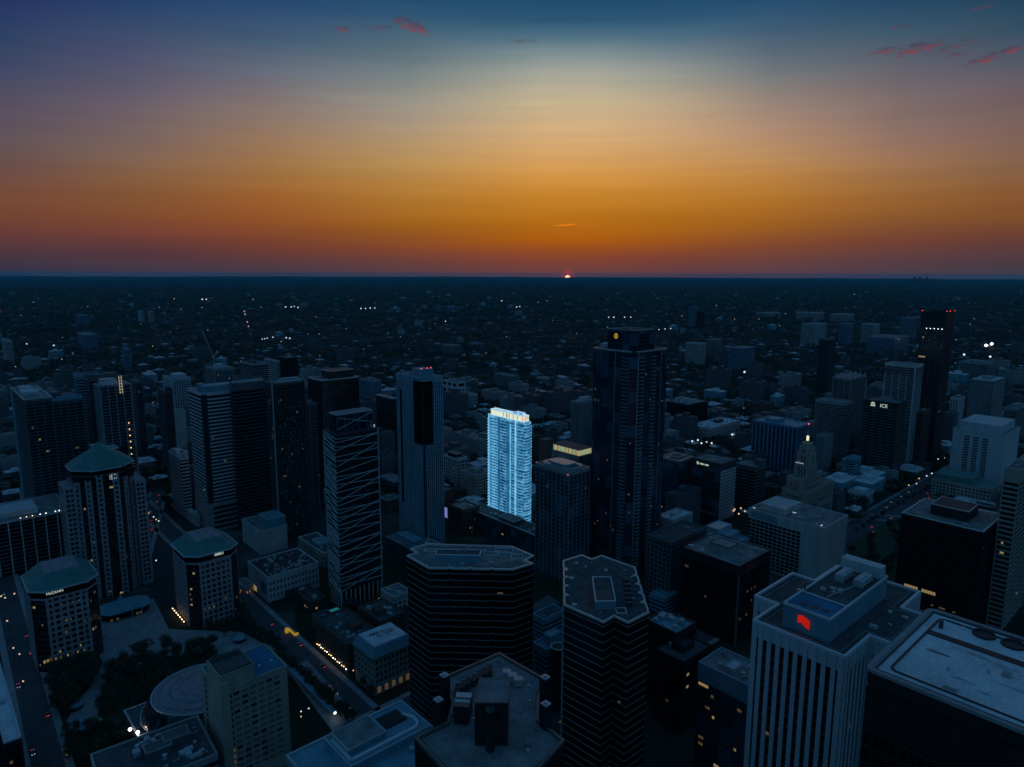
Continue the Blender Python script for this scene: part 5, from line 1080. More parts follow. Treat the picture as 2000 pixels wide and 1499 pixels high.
# farther single blocks
for nm, lab, px, py, D, xr, xl, sty in (
    ('far_pale_slab', 'nearer pale slab of the two standing right of the skyscraper', 1366, 672, 1950, 1379, 1340, 'ribs'), ('far_dark_slab', 'darker slab of the two standing right of the skyscraper', 1397, 664, 2000, 1411, 1380, 'ribsd'),
    ('far_teal_slab', 'broad dull teal slab beyond the skyscraper with trees before it', 1450, 681, 1850, 1475, 1424, 'slab'), ('far_tall_slab', 'tallest distant pale slab with a dark twin', 1357, 601, 3400, 1363, 1345, 'slab'),
    ('far_tall_slab', 'dark twin leaning beside the tallest distant pale slab', 1369, 609, 3350, 1376, 1361, 'black'), ('far_wide_slab', 'wide grey distant slab above the far stadium roofs', 1592, 634, 2500, 1614, 1566, 'ribs'),
    ('far_wide_slab', 'narrow grey slab right of the wide distant one', 1656, 633, 2550, 1667, 1640, 'slab'), ('far_black_tower', 'speckled black tower standing alone before the distant slabs', 1622, 664, 1500, 1633, 1600, 'blackp'),
    ('far_blue_block', 'long blue grey block left of the tallest dark tower', 1748, 661, 2200, 1782, 1694, 'slab'), ('far_blue_block', 'blue slab peeping left of the tallest dark tower top', 1779, 622, 2700, 1793, 1758, 'slab'),
    ('far_blue_block', 'small square blue block in the far right distance', 1706, 634, 2600, 1719, 1683, 'ribs'), ('far_white_shed', 'long white roofed shed in the far right distance', 1596, 612, 3900, 1610, 1555, 'bands'),
    ('far_white_shed', 'second long white roofed shed right of the first', 1650, 615, 3800, 1668, 1622, 'bands'), ('far_teal_slab', 'squat teal slab above the far left roofs', 158, 617, 3300, 172, 144, 'slab'),
    ('far_pale_slab', 'pale slab in the left distance with two thin neighbours', 276, 608, 3600, 281, 269, 'ribs'), ('far_pale_slab', 'thin pale slab right of its pale neighbour', 293, 609, 3600, 299, 288, 'ribs'),
    ('far_pale_block', 'pale block close to the left view edge beyond the condominiums', 12, 668, 1900, 24, 2, 'bands'), ('far_teal_block', 'broad teal roofed block beyond the dark condominiums', 165, 655, 2300, 190, 136, 'slab'),
    ('far_teal_block', 'small teal cube right of the broad teal roofed block', 246, 682, 1750, 254, 238, 'slab'), ('far_brown_block', 'brownish block left of the teal slab in mid distance', 884, 676, 2200, 900, 862, 'ribsd'),
    ('far_blue_pair', 'left one of two hazy blue slabs high in the middle distance', 858, 598, 4600, 865, 850, 'slab'), ('far_blue_pair', 'right one of two hazy blue slabs high in the middle distance', 882, 600, 4500, 895, 872, 'slab'),
    ('far_dark_block', 'dim block beneath the floodlights right of the skyscraper', 1505, 612, 4200, 1535, 1478, 'bands')):
    TW(nm, lab, (px, py), ('d', D), xr, xl, sty, capb=130, capa=130, pent=[], nu=0)
# laboratory blocks right of the skyscraper
TW('black_laboratory', 'black laboratory block with three white plant boxes on its roof', (1345, 792), ('d', 1130), 1383, 1302, 'black', 'office block', capb=70, pent=[(.2, .6, .72, .86, 6, white), (.2, .6, .42, .58, 6, white), (.2, .6, .1, .25, 6, white)], nu=0)
TW('white_speckled_hall', 'low white hall with speckled cladding and a cluttered roof', (1385, 838), ('b', 1385, 852, 12), 1450, 1347, 'gridw', 'building', capb=70, capa=90, nu=16, rm=roof_w, fh=3, ps=4.5, pent=[(.5, .7, .4, .6, 5, black)])
# glass pavilion on the square
c_ = at(245, 1198, 0)
pv = empty('glass_pavilion', (c_[0], c_[1], 0), ANG, 'low curved pavilion with a teal tent like glass roof on the square', 'pavilion')
part(pv, 'glass_wall', glass_k, lambda b: b.prism(chamf(-16, 16, -9, 12, 5), 0, 6)); pr = part(pv, 'teal_roof', tealp, lambda b: b.frustum(chamf(-18, 18, -11, 14, 6), 6, chamf(-9, 9, -4, 6, 3), 9.5))
part(pr, 'roof_peak', tealp, lambda b: (b.frustum(rect(3, 9, -11.5, -5), 6.3, [(5.9, -8), (6.1, -8), (6.1, -7.8), (5.9, -7.8)], 11.5), b.frustum(rect(-3, 1, 4, 8), 9, [(-1.1, 5.9), (-.9, 5.9), (-.9, 6.1), (-1.1, 6.1)], 13)))
part(pv, 'white_posts', white, lambda b: [b.box(x, x + .35, -10.6, -10.2, 0, 6.2) for x in (2.5, 9)]); part(pv, 'lit_counter', WARM2, lambda b: [b.box(x, x + 1.6, -9.3, -8.9, .8, 2.2) for x in (-12, -8, 5.5, 8)])
FOOT.append([(c_[0] + x, c_[1] + y) for x, y in ((-18, -18), (18, -18), (18, 18), (-18, 18))])

# ------------------------------------------------------------------ ground, streets, square
def hl(v):     # faint rises in the far terrain
    r = math.hypot(v[0], v[1]); t = math.atan2(v[0], v[1])
    return (v[0], v[1], 0 if r < 15000 else (r - 15000) / 25000 * (62 + 9 * math.sin(t * 23 + r * .0004) + 8 * math.sin(t * 61 + 1.3) + 6 * math.sin(t * 140 + r)))
def ground(b):
    rings = [0, 300, 700, 1300, 2400, 4500, 8000, 14000, 24000, 31000, 36000, 40000]; n = 256
    for i in range(len(rings) - 1):
        for k in range(n):
            p = lambda r, j: (r * math.cos(2 * math.pi * j / n), r * math.sin(2 * math.pi * j / n), 0)
            if i == 0: b.face([p(0, 0), p(rings[1], k), p(rings[1], k + 1)])
            else: b.face([hl(p(rings[i], k)), hl(p(rings[i + 1], k)), hl(p(rings[i + 1], k + 1)), hl(p(rings[i], k + 1))])
gm = bpy.data.materials.new('city_ground'); gm.use_nodes = True; g = NG(gm.node_tree); pb = gm.node_tree.nodes['Principled BSDF']
t_ = g.n('ShaderNodeTexCoord')
n1 = g.n('ShaderNodeTexNoise'); g.link(t_.outputs['Object'], n1.inputs[0]); n1.inputs['Scale'].default_value = .004; n1.inputs['Detail'].default_value = 8
vo = g.n('ShaderNodeTexVoronoi'); g.link(t_.outputs['Object'], vo.inputs[0]); vo.inputs['Scale'].default_value = .035
cc = g.mix(g.rng(n1.outputs[0], .4, .62), (.030, .040, .020), (.075, .073, .070))
cc = g.mix(g.rng(vo.outputs['Color'], .78, .92), cc, (.15, .145, .14))
g.link(cc, pb.inputs['Base Color']); pb.inputs['Roughness'].default_value = .95; pb.inputs['Specular IOR Level'].default_value = 0.0
b_ = MB(); ground(b_); tag(b_.build('ground', gm), kind='structure')
AX, BX = np.array([math.cos(ANG), math.sin(ANG)]), np.array([-math.sin(ANG), math.cos(ANG)])
STREETS = []
def street(name, p, q, w, dashes=True):
    p, q = np.array(p[:2], float), np.array(q[:2], float); e = (q - p) / np.linalg.norm(q - p); n_ = np.array([-e[1], e[0]]); L = np.linalg.norm(q - p)
    STREETS.append((p, q, w / 2 + 4))
    zz = .03 + .012 * len(STREETS)
    b_ = MB(); b_.face([(*(p + n_ * s * w / 2 + e * t), zz) for s, t in ((-1, 0), (-1, L), (1, L), (1, 0))]); tag(b_.build(name, asph), kind='structure')
    b_ = MB()
    for s in (-1, 1):
        c0_ = p + n_ * s * (w / 2 + 2); b_.v += []
        P4 = [(*(c0_ + n_ * k * 1.9 + e * t)[:2],) for k, t in ((-1, 0), (-1, L), (1, L), (1, 0))]
        b_.prism(ccw(P4), .02, .16)
    tag(b_.build('pavement', pave), kind='structure')
    if dashes:
        b_ = MB(); t = 3
        while t < min(L - 4, 900):
            for o in (0, -w / 4, w / 4):
                b_.face([(*(p + n_ * (o + s * .12) + e * (t + d_)), zz + .03) for s, d_ in ((-1, 0), (-1, 3), (1, 3), (1, 0))])
            t += 8
        tag(b_.build('road_marking', paint), kind='structure')
KING = (at(745, 1432)[:2], at(498, 1196)[:2]); ke = (KING[1] - KING[0]) / np.linalg.norm(KING[1] - KING[0])
street('street', KING[0], KING[0] + ke * 1500, 15)
UNI = (at(1640, 1060)[:2], at(1845, 938)[:2]); ue = (UNI[1] - UNI[0]) / np.linalg.norm(UNI[1] - UNI[0])
street('avenue', UNI[0] - ue * 300, UNI[0] + ue * 2600, 34)
LFT = (at(95, 1499)[:2], at(18, 1180)[:2]); le = (LFT[1] - LFT[0]) / np.linalg.norm(LFT[1] - LFT[0])
street('street', LFT[0] - le * 60, LFT[0] + le * 1500, 14, False)
street('street', at(700, 1425)[:2], at(860, 1342)[:2], 12)
street('street', at(258, 1130)[:2], at(310, 960)[:2], 14)
street('street', at(1560, 1150)[:2], at(1760, 1150)[:2], 12, False)
street('street', at(1700, 1010)[:2], at(1830, 1020)[:2], 12, False)
def sheet(name, pts, z, m_):
    b_ = MB(); b_.face([(*p, z) for p in ccw([tuple(at(x, y)[:2]) for x, y in pts])]); return tag(b_.build(name, m_), kind='structure')
sheet('square', [(190, 1330), (195, 1215), (300, 1170), (330, 1230), (470, 1235), (560, 1280), (520, 1330), (440, 1290), (300, 1280), (215, 1400), (110, 1450), (150, 1370)], .26, pave)
sheet('path', [(196, 1300), (214, 1300), (178, 1410), (140, 1420)], .30, pave)
sheet('lawn', [(210, 1310), (420, 1270), (440, 1300), (310, 1340), (230, 1420), (190, 1400)], .33, lawn)
sheet('lawn', [(1650, 1120), (1660, 1060), (1750, 1010), (1770, 1050), (1760, 1150)], .22, lawn)
sheet('plaza_deck', [(560, 1310), (600, 1290), (700, 1400), (650, 1430)], .24, pave)

b_ = MB(); b_.face([(*p, .9) for p in ccw([tuple(at(x, y)[:2]) for x, y in ((-60, 603), (10, 605), (22, 608), (12, 612), (-60, 613))])])
tag(b_.build('water', mat('lake_water', (.01, .015, .02), rough=.06, spec=.6, var=.1)), kind='structure')
b_ = MB(); mt_ = [tuple(at(x, y)[:2]) for x, y in ((250, 1262), (293, 1247), (304, 1258), (260, 1275))]; mi_ = [tuple(at(x, y)[:2]) for x, y in ((261, 1262), (289, 1252), (295, 1258), (266, 1267))]
b_.prism(ccw(mt_), .28, .36); b_.mi = 1; b_.prism(ccw(mi_), .36, .42)
tag(b_.build('event_mat', [mat('red_mat', (.25, .06, .05)), pave]), 'red bordered square of event mats on the paved square', 'mat')

# ------------------------------------------------------------------ trees
def tree_meshes(seed, H=10.0):
    q = random.Random(seed); t_ = MB()
    t_.tube((0, 0, 0), (.1, .05, H * .42), .22, .15, 6)
    for k in range(4):
        a_ = k * 1.6 + q.uniform(-.4, .4); t_.tube((.08, .04, H * q.uniform(.28, .4)), (math.cos(a_) * H * .2, math.sin(a_) * H * .2, H * q.uniform(.55, .75)), .11, .04, 5)
    c_ = MB(); lobes = [(q.uniform(-.2, .2) * H, q.uniform(-.2, .2) * H, q.uniform(.45, .82) * H, q.uniform(.15, .25) * H) for _ in range(9)] + [(0, 0, .62 * H, .3 * H)]
    for _ in range(520):
        lx, ly, lz, lr = q.choice(lobes); v = Vector((q.gauss(0, 1), q.gauss(0, 1), q.gauss(0, .8))).normalized() * lr * q.uniform(.55, 1.08)
        p = Vector((lx, ly, lz)) + v
        if p.z < H * .25: continue
        n_ = (v.normalized() + Vector((q.uniform(-.6, .6), q.uniform(-.6, .6), q.uniform(-.2, .8)))).normalized(); u_ = n_.orthogonal().normalized(); w_ = n_.cross(u_); s_ = q.uniform(.3, .62)
        a_ = q.uniform(0, 3.14); u2 = u_ * math.cos(a_) + w_ * math.sin(a_); w2_ = -u_ * math.sin(a_) + w_ * math.cos(a_)
        c_.face([p + u2 * s_, p + w2_ * s_ * .7, p - u2 * s_, p - w2_ * s_ * .7])
    return t_.mesh('trunk', bark), c_.mesh('crown', leaf if seed % 2 else leaf2)
TREES = [tree_meshes(s) for s in range(6)]
NT = [0]
def tree(x, y, h, label, group, z=0.0):
    t_, c_ = TREES[rnd.randrange(6)]
    r_ = empty('tree', (x, y, z), rnd.uniform(0, 6.28), label, 'tree', group); s_ = h / 10; r_.scale = (s_ * rnd.uniform(.85, 1.2), s_ * rnd.uniform(.85, 1.2), s_)
    link('trunk', t_, r_); link('crown', c_, r_); NT[0] += 1
def clear(x, y, m_=3.0, st=True):
    for f in FOOT:
        cx = sum(p[0] for p in f) / len(f); cy = sum(p[1] for p in f) / len(f); rr_ = max(math.hypot(p[0] - cx, p[1] - cy) for p in f)
        if math.hypot(x - cx, y - cy) > rr_ + m_: continue
        if inside(x, y, f): return False
        for k in range(len(f)):
            p, q_ = np.array(f[k]), np.array(f[(k + 1) % len(f)]); e = q_ - p; t = max(0, min(1, ((np.array((x, y)) - p) @ e) / (e @ e + 1e-9)))
            if np.linalg.norm(np.array((x, y)) - p - e * t) < m_: return False
    if st:
        for p, q_, w_ in STREETS:
            e = q_ - p; t = max(0, min(1, ((np.array((x, y)) - p) @ e) / (e @ e)))
            if np.linalg.norm(np.array((x, y)) - p - e * t) < w_ - 4 + m_: return False
    return True
def grove(pts, n, h0, h1, label, group, m_=3.0, st=True, gap=5.0):
    Pw = [tuple(at(x, y)[:2]) for x, y in pts]; xs = [p[0] for p in Pw]; ys = [p[1] for p in Pw]; got = []; tr = 0
    while len(got) < n and tr < 4000:
        tr += 1; x, y = rnd.uniform(min(xs), max(xs)), rnd.uniform(min(ys), max(ys))
        if not inside(x, y, Pw) or not clear(x, y, m_, st) or any(math.hypot(x - a_, y - c_) < gap for a_, c_ in got): continue
        got.append((x, y)); tree(x, y, rnd.uniform(h0, h1), label, group)
grove([(215, 1320), (255, 1285), (420, 1262), (440, 1285), (330, 1320), (300, 1380), (235, 1400), (195, 1410)], 48, 9, 14, 'dark leafy tree in the square beside the round concert hall', 'trees between the square and the concert hall', gap=4.5)
grove([(55, 1330), (175, 1290), (190, 1320), (165, 1370), (105, 1420), (70, 1390)], 34, 9, 14, 'dark leafy tree at the foot of the McCANN block', 'trees below the McCANN block', gap=4.5)
grove([(95, 1440), (150, 1420), (240, 1430), (250, 1470), (180, 1499), (110, 1499)], 14, 7, 11, 'leafy tree along the street near the foyer roof', 'trees by the lower street', gap=4.5)
grove([(400, 1225), (480, 1205), (490, 1235), (420, 1255)], 8, 6, 10, 'leafy tree at the foot of the dark green roofed block', 'trees below the dark green roofed block', gap=4)
grove([(470, 1120), (640, 1160), (640, 1200), (500, 1190)], 8, 5, 8, 'small tree along the street by the white hall', 'trees by the white hall', gap=4)
n_ = np.array([-ke[1], ke[0]])
for k in range(30):
    p = KING[0] + ke * (20 + k * 5.8) - n_ * (11.5 + rnd.uniform(-1, 1.5)) * (1 if (KING[0] - n_ * 5)[0] < KING[0][0] else -1); tree(p[0], p[1], rnd.uniform(8, 12), 'street tree in the dense row along the diagonal street', 'street trees along the diagonal street')
for px, py in ((675, 1395), (690, 1410), (712, 1345), (728, 1360)): p = at(px, py); tree(p[0], p[1], 9, 'street tree at the crossing by the mansard block', 'trees at the crossing')
grove([(1650, 1110), (1655, 1050), (1745, 1000), (1770, 1030), (1765, 1130), (1690, 1150)], 26, 9, 14, 'dense dark tree in the park behind the hotel', 'trees of the park behind the hotel', gap=5)
grove([(1600, 1010), (1660, 990), (1710, 985), (1690, 1015), (1650, 1030)], 12, 8, 12, 'dark tree around the old villa', 'trees round the villa', gap=5, st=False)
grove([(1640, 940), (1690, 935), (1680, 955), (1640, 965)], 6, 8, 12, 'dark tree behind the old villa', 'trees behind the villa', gap=5, st=False)
nu_ = np.array([-ue[1], ue[0]])
for k in range(30):
    p = UNI[0] + ue * (40 + k * 13) + nu_ * rnd.uniform(-1.5, 1.5); tree(p[0], p[1], rnd.uniform(5, 9), 'tree on the median strip of the wide avenue', 'median trees of the avenue')

# ------------------------------------------------------------------ low rise city beyond the towers
def proto_house(k):
    q = random.Random(50 + k); w_, d_ = (10, 14), (14, 10); b_ = MB(); r_ = MB()
    if k < 3:                                   # gabled row house with chimney and bay
        b_.box(-7, 7, -5, 5, 0, 6.5); b_.face([(-7, -5, 6.5), (-7, 5, 6.5), (-7, 0, 10)]); b_.face([(7, -5, 6.5), (7, 5, 6.5), (7, 0, 10)]); b_.box(-6, -3, -6, -5, 0, 5)
        r_.face([(-7.4, -5.5, 6.2), (7.4, -5.5, 6.2), (7.4, 0, 10.1), (-7.4, 0, 10.1)]); r_.face([(7.4, 5.5, 6.2), (-7.4, 5.5, 6.2), (-7.4, 0, 10.1), (7.4, 0, 10.1)]); r_.box(3, 4, 1, 2, 8, 11.3)
    elif k < 7:                                 # flat roofed block
        h = (9, 12, 7, 15)[k - 3]; b_.box(-10, 10, -8, 8, 0, h)
        b_.ring(rect(-9.6, 9.6, -7.6, 7.6), rect(-10.2, 10.2, -8.2, 8.2), h - .3, h + .9, inner=True); r_.box(-9.6, 9.6, -7.6, 7.6, h, h + .15); r_.box(-4, 1, -3, 3, h + .15, h + 3); r_.box(4, 7, 1, 4, h + .15, h + 1.6)
        for z in np.arange(3, h - 1, 3.3): b_.ring(rect(-10, 10, -8, 8), rect(-10.25, 10.25, -8.25, 8.25), z, z + 1.2)
    else:                                       # banded slab
        h = (24, 34, 18)[k - 7]; b_.box(-14, 14, -8, 8, 0, h)
        for z in np.arange(2, h - 2, 3.2): b_.ring(rect(-14, 14, -8, 8), rect(-14.4, 14.4, -8.4, 8.4), z, z + 1.5)
        r_.box(-14, 14, -8, 8, h, h + .3); r_.box(-5, 3, -4, 4, h + .3, h + 4.5)
    wm_ = (brick, dconc, brick, dconc, brick, dconc, brick, conc, dconc, tealp)[k]; rm_ = (roof_d, roof_g, roof_d, roof_w, roof_g, roof_w, roof_d, roof_g, roof_d, roof_w)[k]
    return b_, r_, b_.mesh('wall', wm_), r_.mesh('roof', rm_), wm_, rm_
HP = [proto_house(k) for k in range(10)]
KIND = ['gabled_house'] * 3 + ['flat_roofed_building'] * 4 + ['mid_rise_block'] * 3
LAB = ['brown gabled house among the dark trees beyond the towers', 'grey gabled house among the dark trees beyond the towers', 'brown gabled house with a dark roof standing among street trees', 'grey flat roofed building in the low district beyond the towers',
       'brick building with a grey flat roof in the low district', 'pale flat roofed building catching the last skylight in the low district', 'tall brown flat roofed building with a dark roof in the low district', 'grey banded mid rise block rising over the trees',
       'dark banded mid rise block rising over the trees', 'teal banded slab rising over the distant trees']
pts = []; tr = 0; grid = {}
def free(x, y, r):
    gx, gy = int(x // 60), int(y // 60)
    for i in (-1, 0, 1):
        for j in (-1, 0, 1):
            for a_, c_, r2 in grid.get((gx + i, gy + j), ()):
                if abs(x - a_) < r + r2 and abs(y - c_) < r + r2: return False
    return True
while len(pts) < 3600 and tr < 90000:
    tr += 1
    dn = tr < 2600          # first pass: the blocks packed between the towers
    py = rnd.uniform(745, 1030) if dn else 572 + (1010 - 572) * rnd.random() ** 1.35; px = rnd.uniform(-60, 2060)
    p = at(px, py); x, y = p[0], p[1]; D = y
    if D < 620: continue
    if D < 720 and px < 1250: continue
    big = 1.0 if D < 2500 else min(1.3, D / 2500 * .75)
    k = rnd.choices(range(10), (8, 7, 6, 5, 4, 2.5, 4, .5, .7, .3))[0] if D > 1200 else rnd.choices(range(10), (3, 2, 2, 5, 5, 5, 5, 2.5, 2, 1))[0]
    if dn: k = rnd.choices(range(3, 10), (4, 4, 3, 4, 4, 3, 2))[0]
    s_ = rnd.uniform(.75, 1.5) * big; r = 13 * s_ if not dn else 10.5 * s_
    if not free(x, y, r): continue
    if D < 2700 and not clear(x, y, r * .95): continue
    # line it up with the street grid
    pts.append((D, x, y, k, s_)); grid.setdefault((int(x // 60), int(y // 60)), []).append((x, y, r))
pts.sort()
ST = {k: (MB(), MB()) for k in range(10)}
for i, (D, x, y, k, s_) in enumerate(pts):
    rz = ANG + rnd.choice((0, math.pi / 2)) + rnd.gauss(0, .03)
    sc_ = (s_ * rnd.uniform(.8, 1.5), s_ * rnd.uniform(.8, 1.3), max(.8, s_ * rnd.uniform(.75, 1.05)))
    if i < 400:
        o = link(KIND[k], HP[k][2], None, (x, y, 0), rz, sc_); tag(o, LAB[k], 'house' if k < 3 else 'building', ('gabled houses', 'low flat roofed buildings', 'mid rise blocks')[0 if k < 3 else 1 if k < 7 else 2] + ' ' + str(HP[k][4].name).replace('_', ' ')); link('roof', HP[k][3], o)
    else:
        c, s = math.cos(rz), math.sin(rz)
        for src, dst in zip(HP[k][:2], ST[k]):
            if D > 2600 and src is HP[k][0]:   # far ones keep their plain box
                bb = MB(); xs = [v[0] for v in src.v]; ys = [v[1] for v in src.v]; bb.box(min(xs), max(xs), min(ys), max(ys), 0, max(v[2] for v in src.v) - (3.5 if k < 3 else 0)); src = bb
            i0 = len(dst.v); dst.v += [(x + (v[0] * c * sc_[0] - v[1] * s * sc_[1]), y + (v[0] * s * sc_[0] + v[1] * c * sc_[1]), v[2] * sc_[2]) for v in src.v]
            dst.f += [tuple(i0 + j for j in f) for f in src.f]; dst.m += [0] * len(src.f)
allb = MB(); mats_ = []
for k in range(10):
    for dst, mm in zip(ST[k], HP[k][4:6]):
        if mm not in mats_: mats_.append(mm)
        i0 = len(allb.v); allb.v += dst.v; allb.f += [tuple(i0 + j for j in f) for f in dst.f]; allb.m += [mats_.index(mm)] * len(dst.f)
tag(allb.build('distant_houses', mats_), 'sea of small far houses and sheds spreading to the horizon', 'houses', kind='stuff')
# trees of the far districts: the nearest one by one, the rest as one canopy
far = MB(); cand = []; tr = 0
while len(cand) < 14000 and tr < 90000:
    tr += 1; py = 562 + (1000 - 562) * rnd.random() ** 1.45; px = rnd.uniform(-60, 2060); p = at(px, py); x, y = p[0], p[1]
    if y < 650 or (y < 730 and px < 1250): continue
    if y < 2700 and not clear(x, y, 3.0): continue
    if not free(x, y, 3.0 if y < 3000 else 0.0): continue
    cand.append((y, x))
cand.sort(); left = 296 - NT[0]
for i, (y, x) in enumerate(cand):
    if i < left: tree(x, y, rnd.uniform(9, 16), 'dark leafy tree among the low houses beyond the towers', 'trees among the low houses')
    else:
        h = rnd.uniform(9, 17) * (1.0 if y < 2500 else min(2.4, y / 2500)); n = 10 if y < 2500 else 6
        for _ in range(n):
            v = Vector((rnd.gauss(0, 1), rnd.gauss(0, 1), rnd.gauss(0, .7))).normalized(); pc = Vector((x, y, h * .6)) + v * h * .33 * rnd.uniform(.5, 1)
            n2 = (v + Vector((rnd.uniform(-.5, .5), rnd.uniform(-.5, .5), .5))).normalized(); u_ = n2.orthogonal().normalized(); w_ = n2.cross(u_); s_ = h * rnd.uniform(.16, .3)
            far.face([pc + u_ * s_, pc + w_ * s_ * .8, pc - u_ * s_, pc - w_ * s_ * .8])
tag(far.build('distant_trees', leaf), 'dark tree canopy between the far houses', 'trees', kind='stuff')
# far skyline on the horizon
for k, (px, ty, w_) in enumerate(((1786, 541, 3.2), (1792, 545, 2.2), (1797, 542, 3.0), (1804, 546, 2.4), (1810, 542, 3.2), (1818, 546, 3.0), (1825, 547, 2.2), (1832, 547, 3.6), (1657, 548, 2.6), (1612, 549, 3), (1736, 549, 2.6), (232, 545, 3), (340, 543, 2.5), (348, 545, 3), (870, 552, 3), (952, 549, 3.2), (1000, 550, 3))):
    p = at_d(px, ty, 12500 + 300 * k); hw = w_ * p[1] / FPX / 2
    o = empty('skyline_tower', (p[0], p[1], 0), ANG, 'hazy tower block standing on the far horizon', 'tower', 'hazy towers on the horizon')
    part(o, 'wall', dconc, lambda b: b.box(-hw, hw, -hw, hw, 0, p[2])); part(o, 'roof_house', conc, lambda b: b.box(-hw * .5, hw * .5, -hw * .5, hw * .5, p[2], p[2] + 10))

# ------------------------------------------------------------------ lights
LW = mat('flood_white', (.8, .8, .8), emit=(.82, .92, .95), es=1.0); LA_ = mat('street_amber', (.8, .7, .5), emit=(1.0, .66, .36), es=.75); LD = mat('street_dim', (.7, .7, .7), emit=(.7, .8, 1.0), es=.42); LB_ = mat('flood_bright', (.9, .9, .9), emit=(1, .95, .9), es=4.0)
b_ = MB(); n = 10
for i in range(5):
    for k in range(n):
        f = lambda t, a_: (math.sin(t) * math.cos(a_), math.sin(t) * math.sin(a_), math.cos(t))
        t0, t1, a0, a1 = math.pi * i / 5, math.pi * (i + 1) / 5, 2 * math.pi * k / n, 2 * math.pi * (k + 1) / n
        b_.face([f(t1, a0), f(t1, a1), f(t0, a1), f(t0, a0)] if 0 < i < 4 else ([f(t1, a0), f(t1, a1), f(t0, a0)] if i == 0 else [f(t1, a0), f(t0, a1), f(t0, a0)]))
BALL = {m_.name: None for m_ in (LW, LA_, LD, LB_)}
for m_ in (LW, LA_, LD, LB_): BALL[m_.name] = b_.mesh('lamp_head', m_)
b_ = MB(); b_.tube((0, 0, 0), (0, 0, 1), .5, .3, 6); POLE = b_.mesh('pole', metald)
def lamp(px, py, h, rpx, m_, name, label, group, D=None):
    p = at(px, py, h)
    o = empty(name, (p[0], p[1], 0), 0, label, 'lamp', group); link('pole', POLE, o, None, 0, (.5, .5, h - .2)); r_ = rpx * math.hypot(p[1], 260 - h) / FPX; link('lamp_head', BALL[m_.name], o, (0, 0, h), 0, (r_, r_, r_))
for px, py in [(395, 585), (403, 585), (410, 584), (558, 600), (569, 600), (575, 599), (582, 601), (705, 603), (714, 603), (723, 602), (732, 602), (512, 663), (517, 662), (522, 661), (533, 659), (559, 660), (566, 661), (1189, 620), (1199, 620), (1220, 620), (1232, 620),
               (1287, 644), (1299, 643), (1310, 642), (1009, 600), (1015, 599), (52, 672), (105, 675), (870, 628), (980, 588)]:
    lamp(px, py, 24, rnd.uniform(.95, 1.3), LW, 'floodlight_mast', 'bright white sports floodlight shining on a mast in the dark far district', 'white floodlights in the far district')
for k in range(9): lamp(1478 + 7 * k, 612.5 + .3 * (k % 3), 14, .8, LD, 'street_lamp', 'dim pale lamp in the even row before the distant dim block', 'even row of dim lamps far away')
for px, py in [(1926, 675), (1937, 672)]: lamp(px, py, 22, 2.6, LB_, 'floodlight_mast', 'pair of the brightest floodlights at the far right beside the tallest dark tower', 'brightest floodlights at the far right')
for px, py in [(1883, 693), (1934, 697), (1454, 727), (1475, 731)]: lamp(px, py, 20, 2.0, LW, 'floodlight_mast', 'single strong white lamp among dark roofs right of the skyscraper', 'strong white lamps among dark roofs')
for px, py in [(1352, 862), (1363, 860), (1370, 866), (1380, 864), (1390, 866), (1337, 878), (1430, 849), (1435, 995), (1447, 993), (1455, 999), (1443, 1004), (1433, 998)]: lamp(px, py, 12, 1.7, LW if py < 900 else LA_, 'street_lamp', 'white yard lamp shining between the blocks behind the gridded end wall', 'yard lamps right of the skyscraper')
k = 0
while k < 248:
    py = 575 + (960 - 575) * rnd.random() ** 1.2; px = rnd.uniform(0, 2000); p = at(px, py, 8)
    if p[1] < 750 or (p[1] < 2600 and not clear(p[0], p[1], 1.0)): continue
    m_ = rnd.choice((LA_, LA_, LD, LD, LD)); lamp(px, py, 9, rnd.uniform(.4, .85), m_, 'street_lamp', 'small amber street lamp in the far dark district' if m_ is LA_ else 'small pale street lamp in the far dark district', 'amber street lamps far away' if m_ is LA_ else 'pale street lamps far away'); k += 1
for px, py in [(2, 1165), (28, 1160), (10, 1168), (14, 1213), (26, 1266), (38, 1278), (45, 1331)]: lamp(px, py, 9, 1.5, LA_, 'street_lamp', 'amber lamp along the street at the left edge', 'amber lamps of the left street')
for px, py in [(272, 985), (280, 990), (283, 1000), (290, 1003), (300, 1010), (305, 1015), (310, 1018), (285, 1075), (280, 1060), (305, 1095), (1795, 935), (1810, 930), (1820, 925), (1832, 897), (1846, 895), (1790, 945), (1775, 948), (1803, 905), (740, 1170), (784, 1160), (735, 1178), (588, 1390), (603, 1384), (588, 1400), (625, 1260), (690, 1310)]:
    lamp(px, py, 8, 1.3, rnd.choice((LA_, LA_, LW)), 'street_lamp', 'street lamp glowing between the downtown blocks', 'street lamps between the downtown blocks')
FN, FLa, FLb = FOYER
for px, py in ((254, 1425), (269, 1431)):
    p = at(px, py, 13.5); o = empty('floodlight', (p[0], p[1], 0), 0, 'bright floodlight at the edge of the foyer roof by the concert hall', 'lamp', 'floodlights of the foyer roof'); link('pole', POLE, o, None, 0, (.3, .3, 13.2)); link('lamp_head', BALL[LB_.name], o, (0, 0, 13.5), 0, (.95, .95, .95))
    l_ = bpy.data.lights.new('floodlight_beam', 'POINT'); l_.energy = 120; l_.color = (1, .85, .6); l_.shadow_soft_size = .4; lo = bpy.data.objects.new('floodlight_beam', l_); COL.objects.link(lo); lo.parent = o; lo.location = (0, 0, 15.5)
lamp(131, 1473, 4, 2.2, LA_, 'lit_kiosk', 'small orange lit post by the street below the trees', 'lit posts')

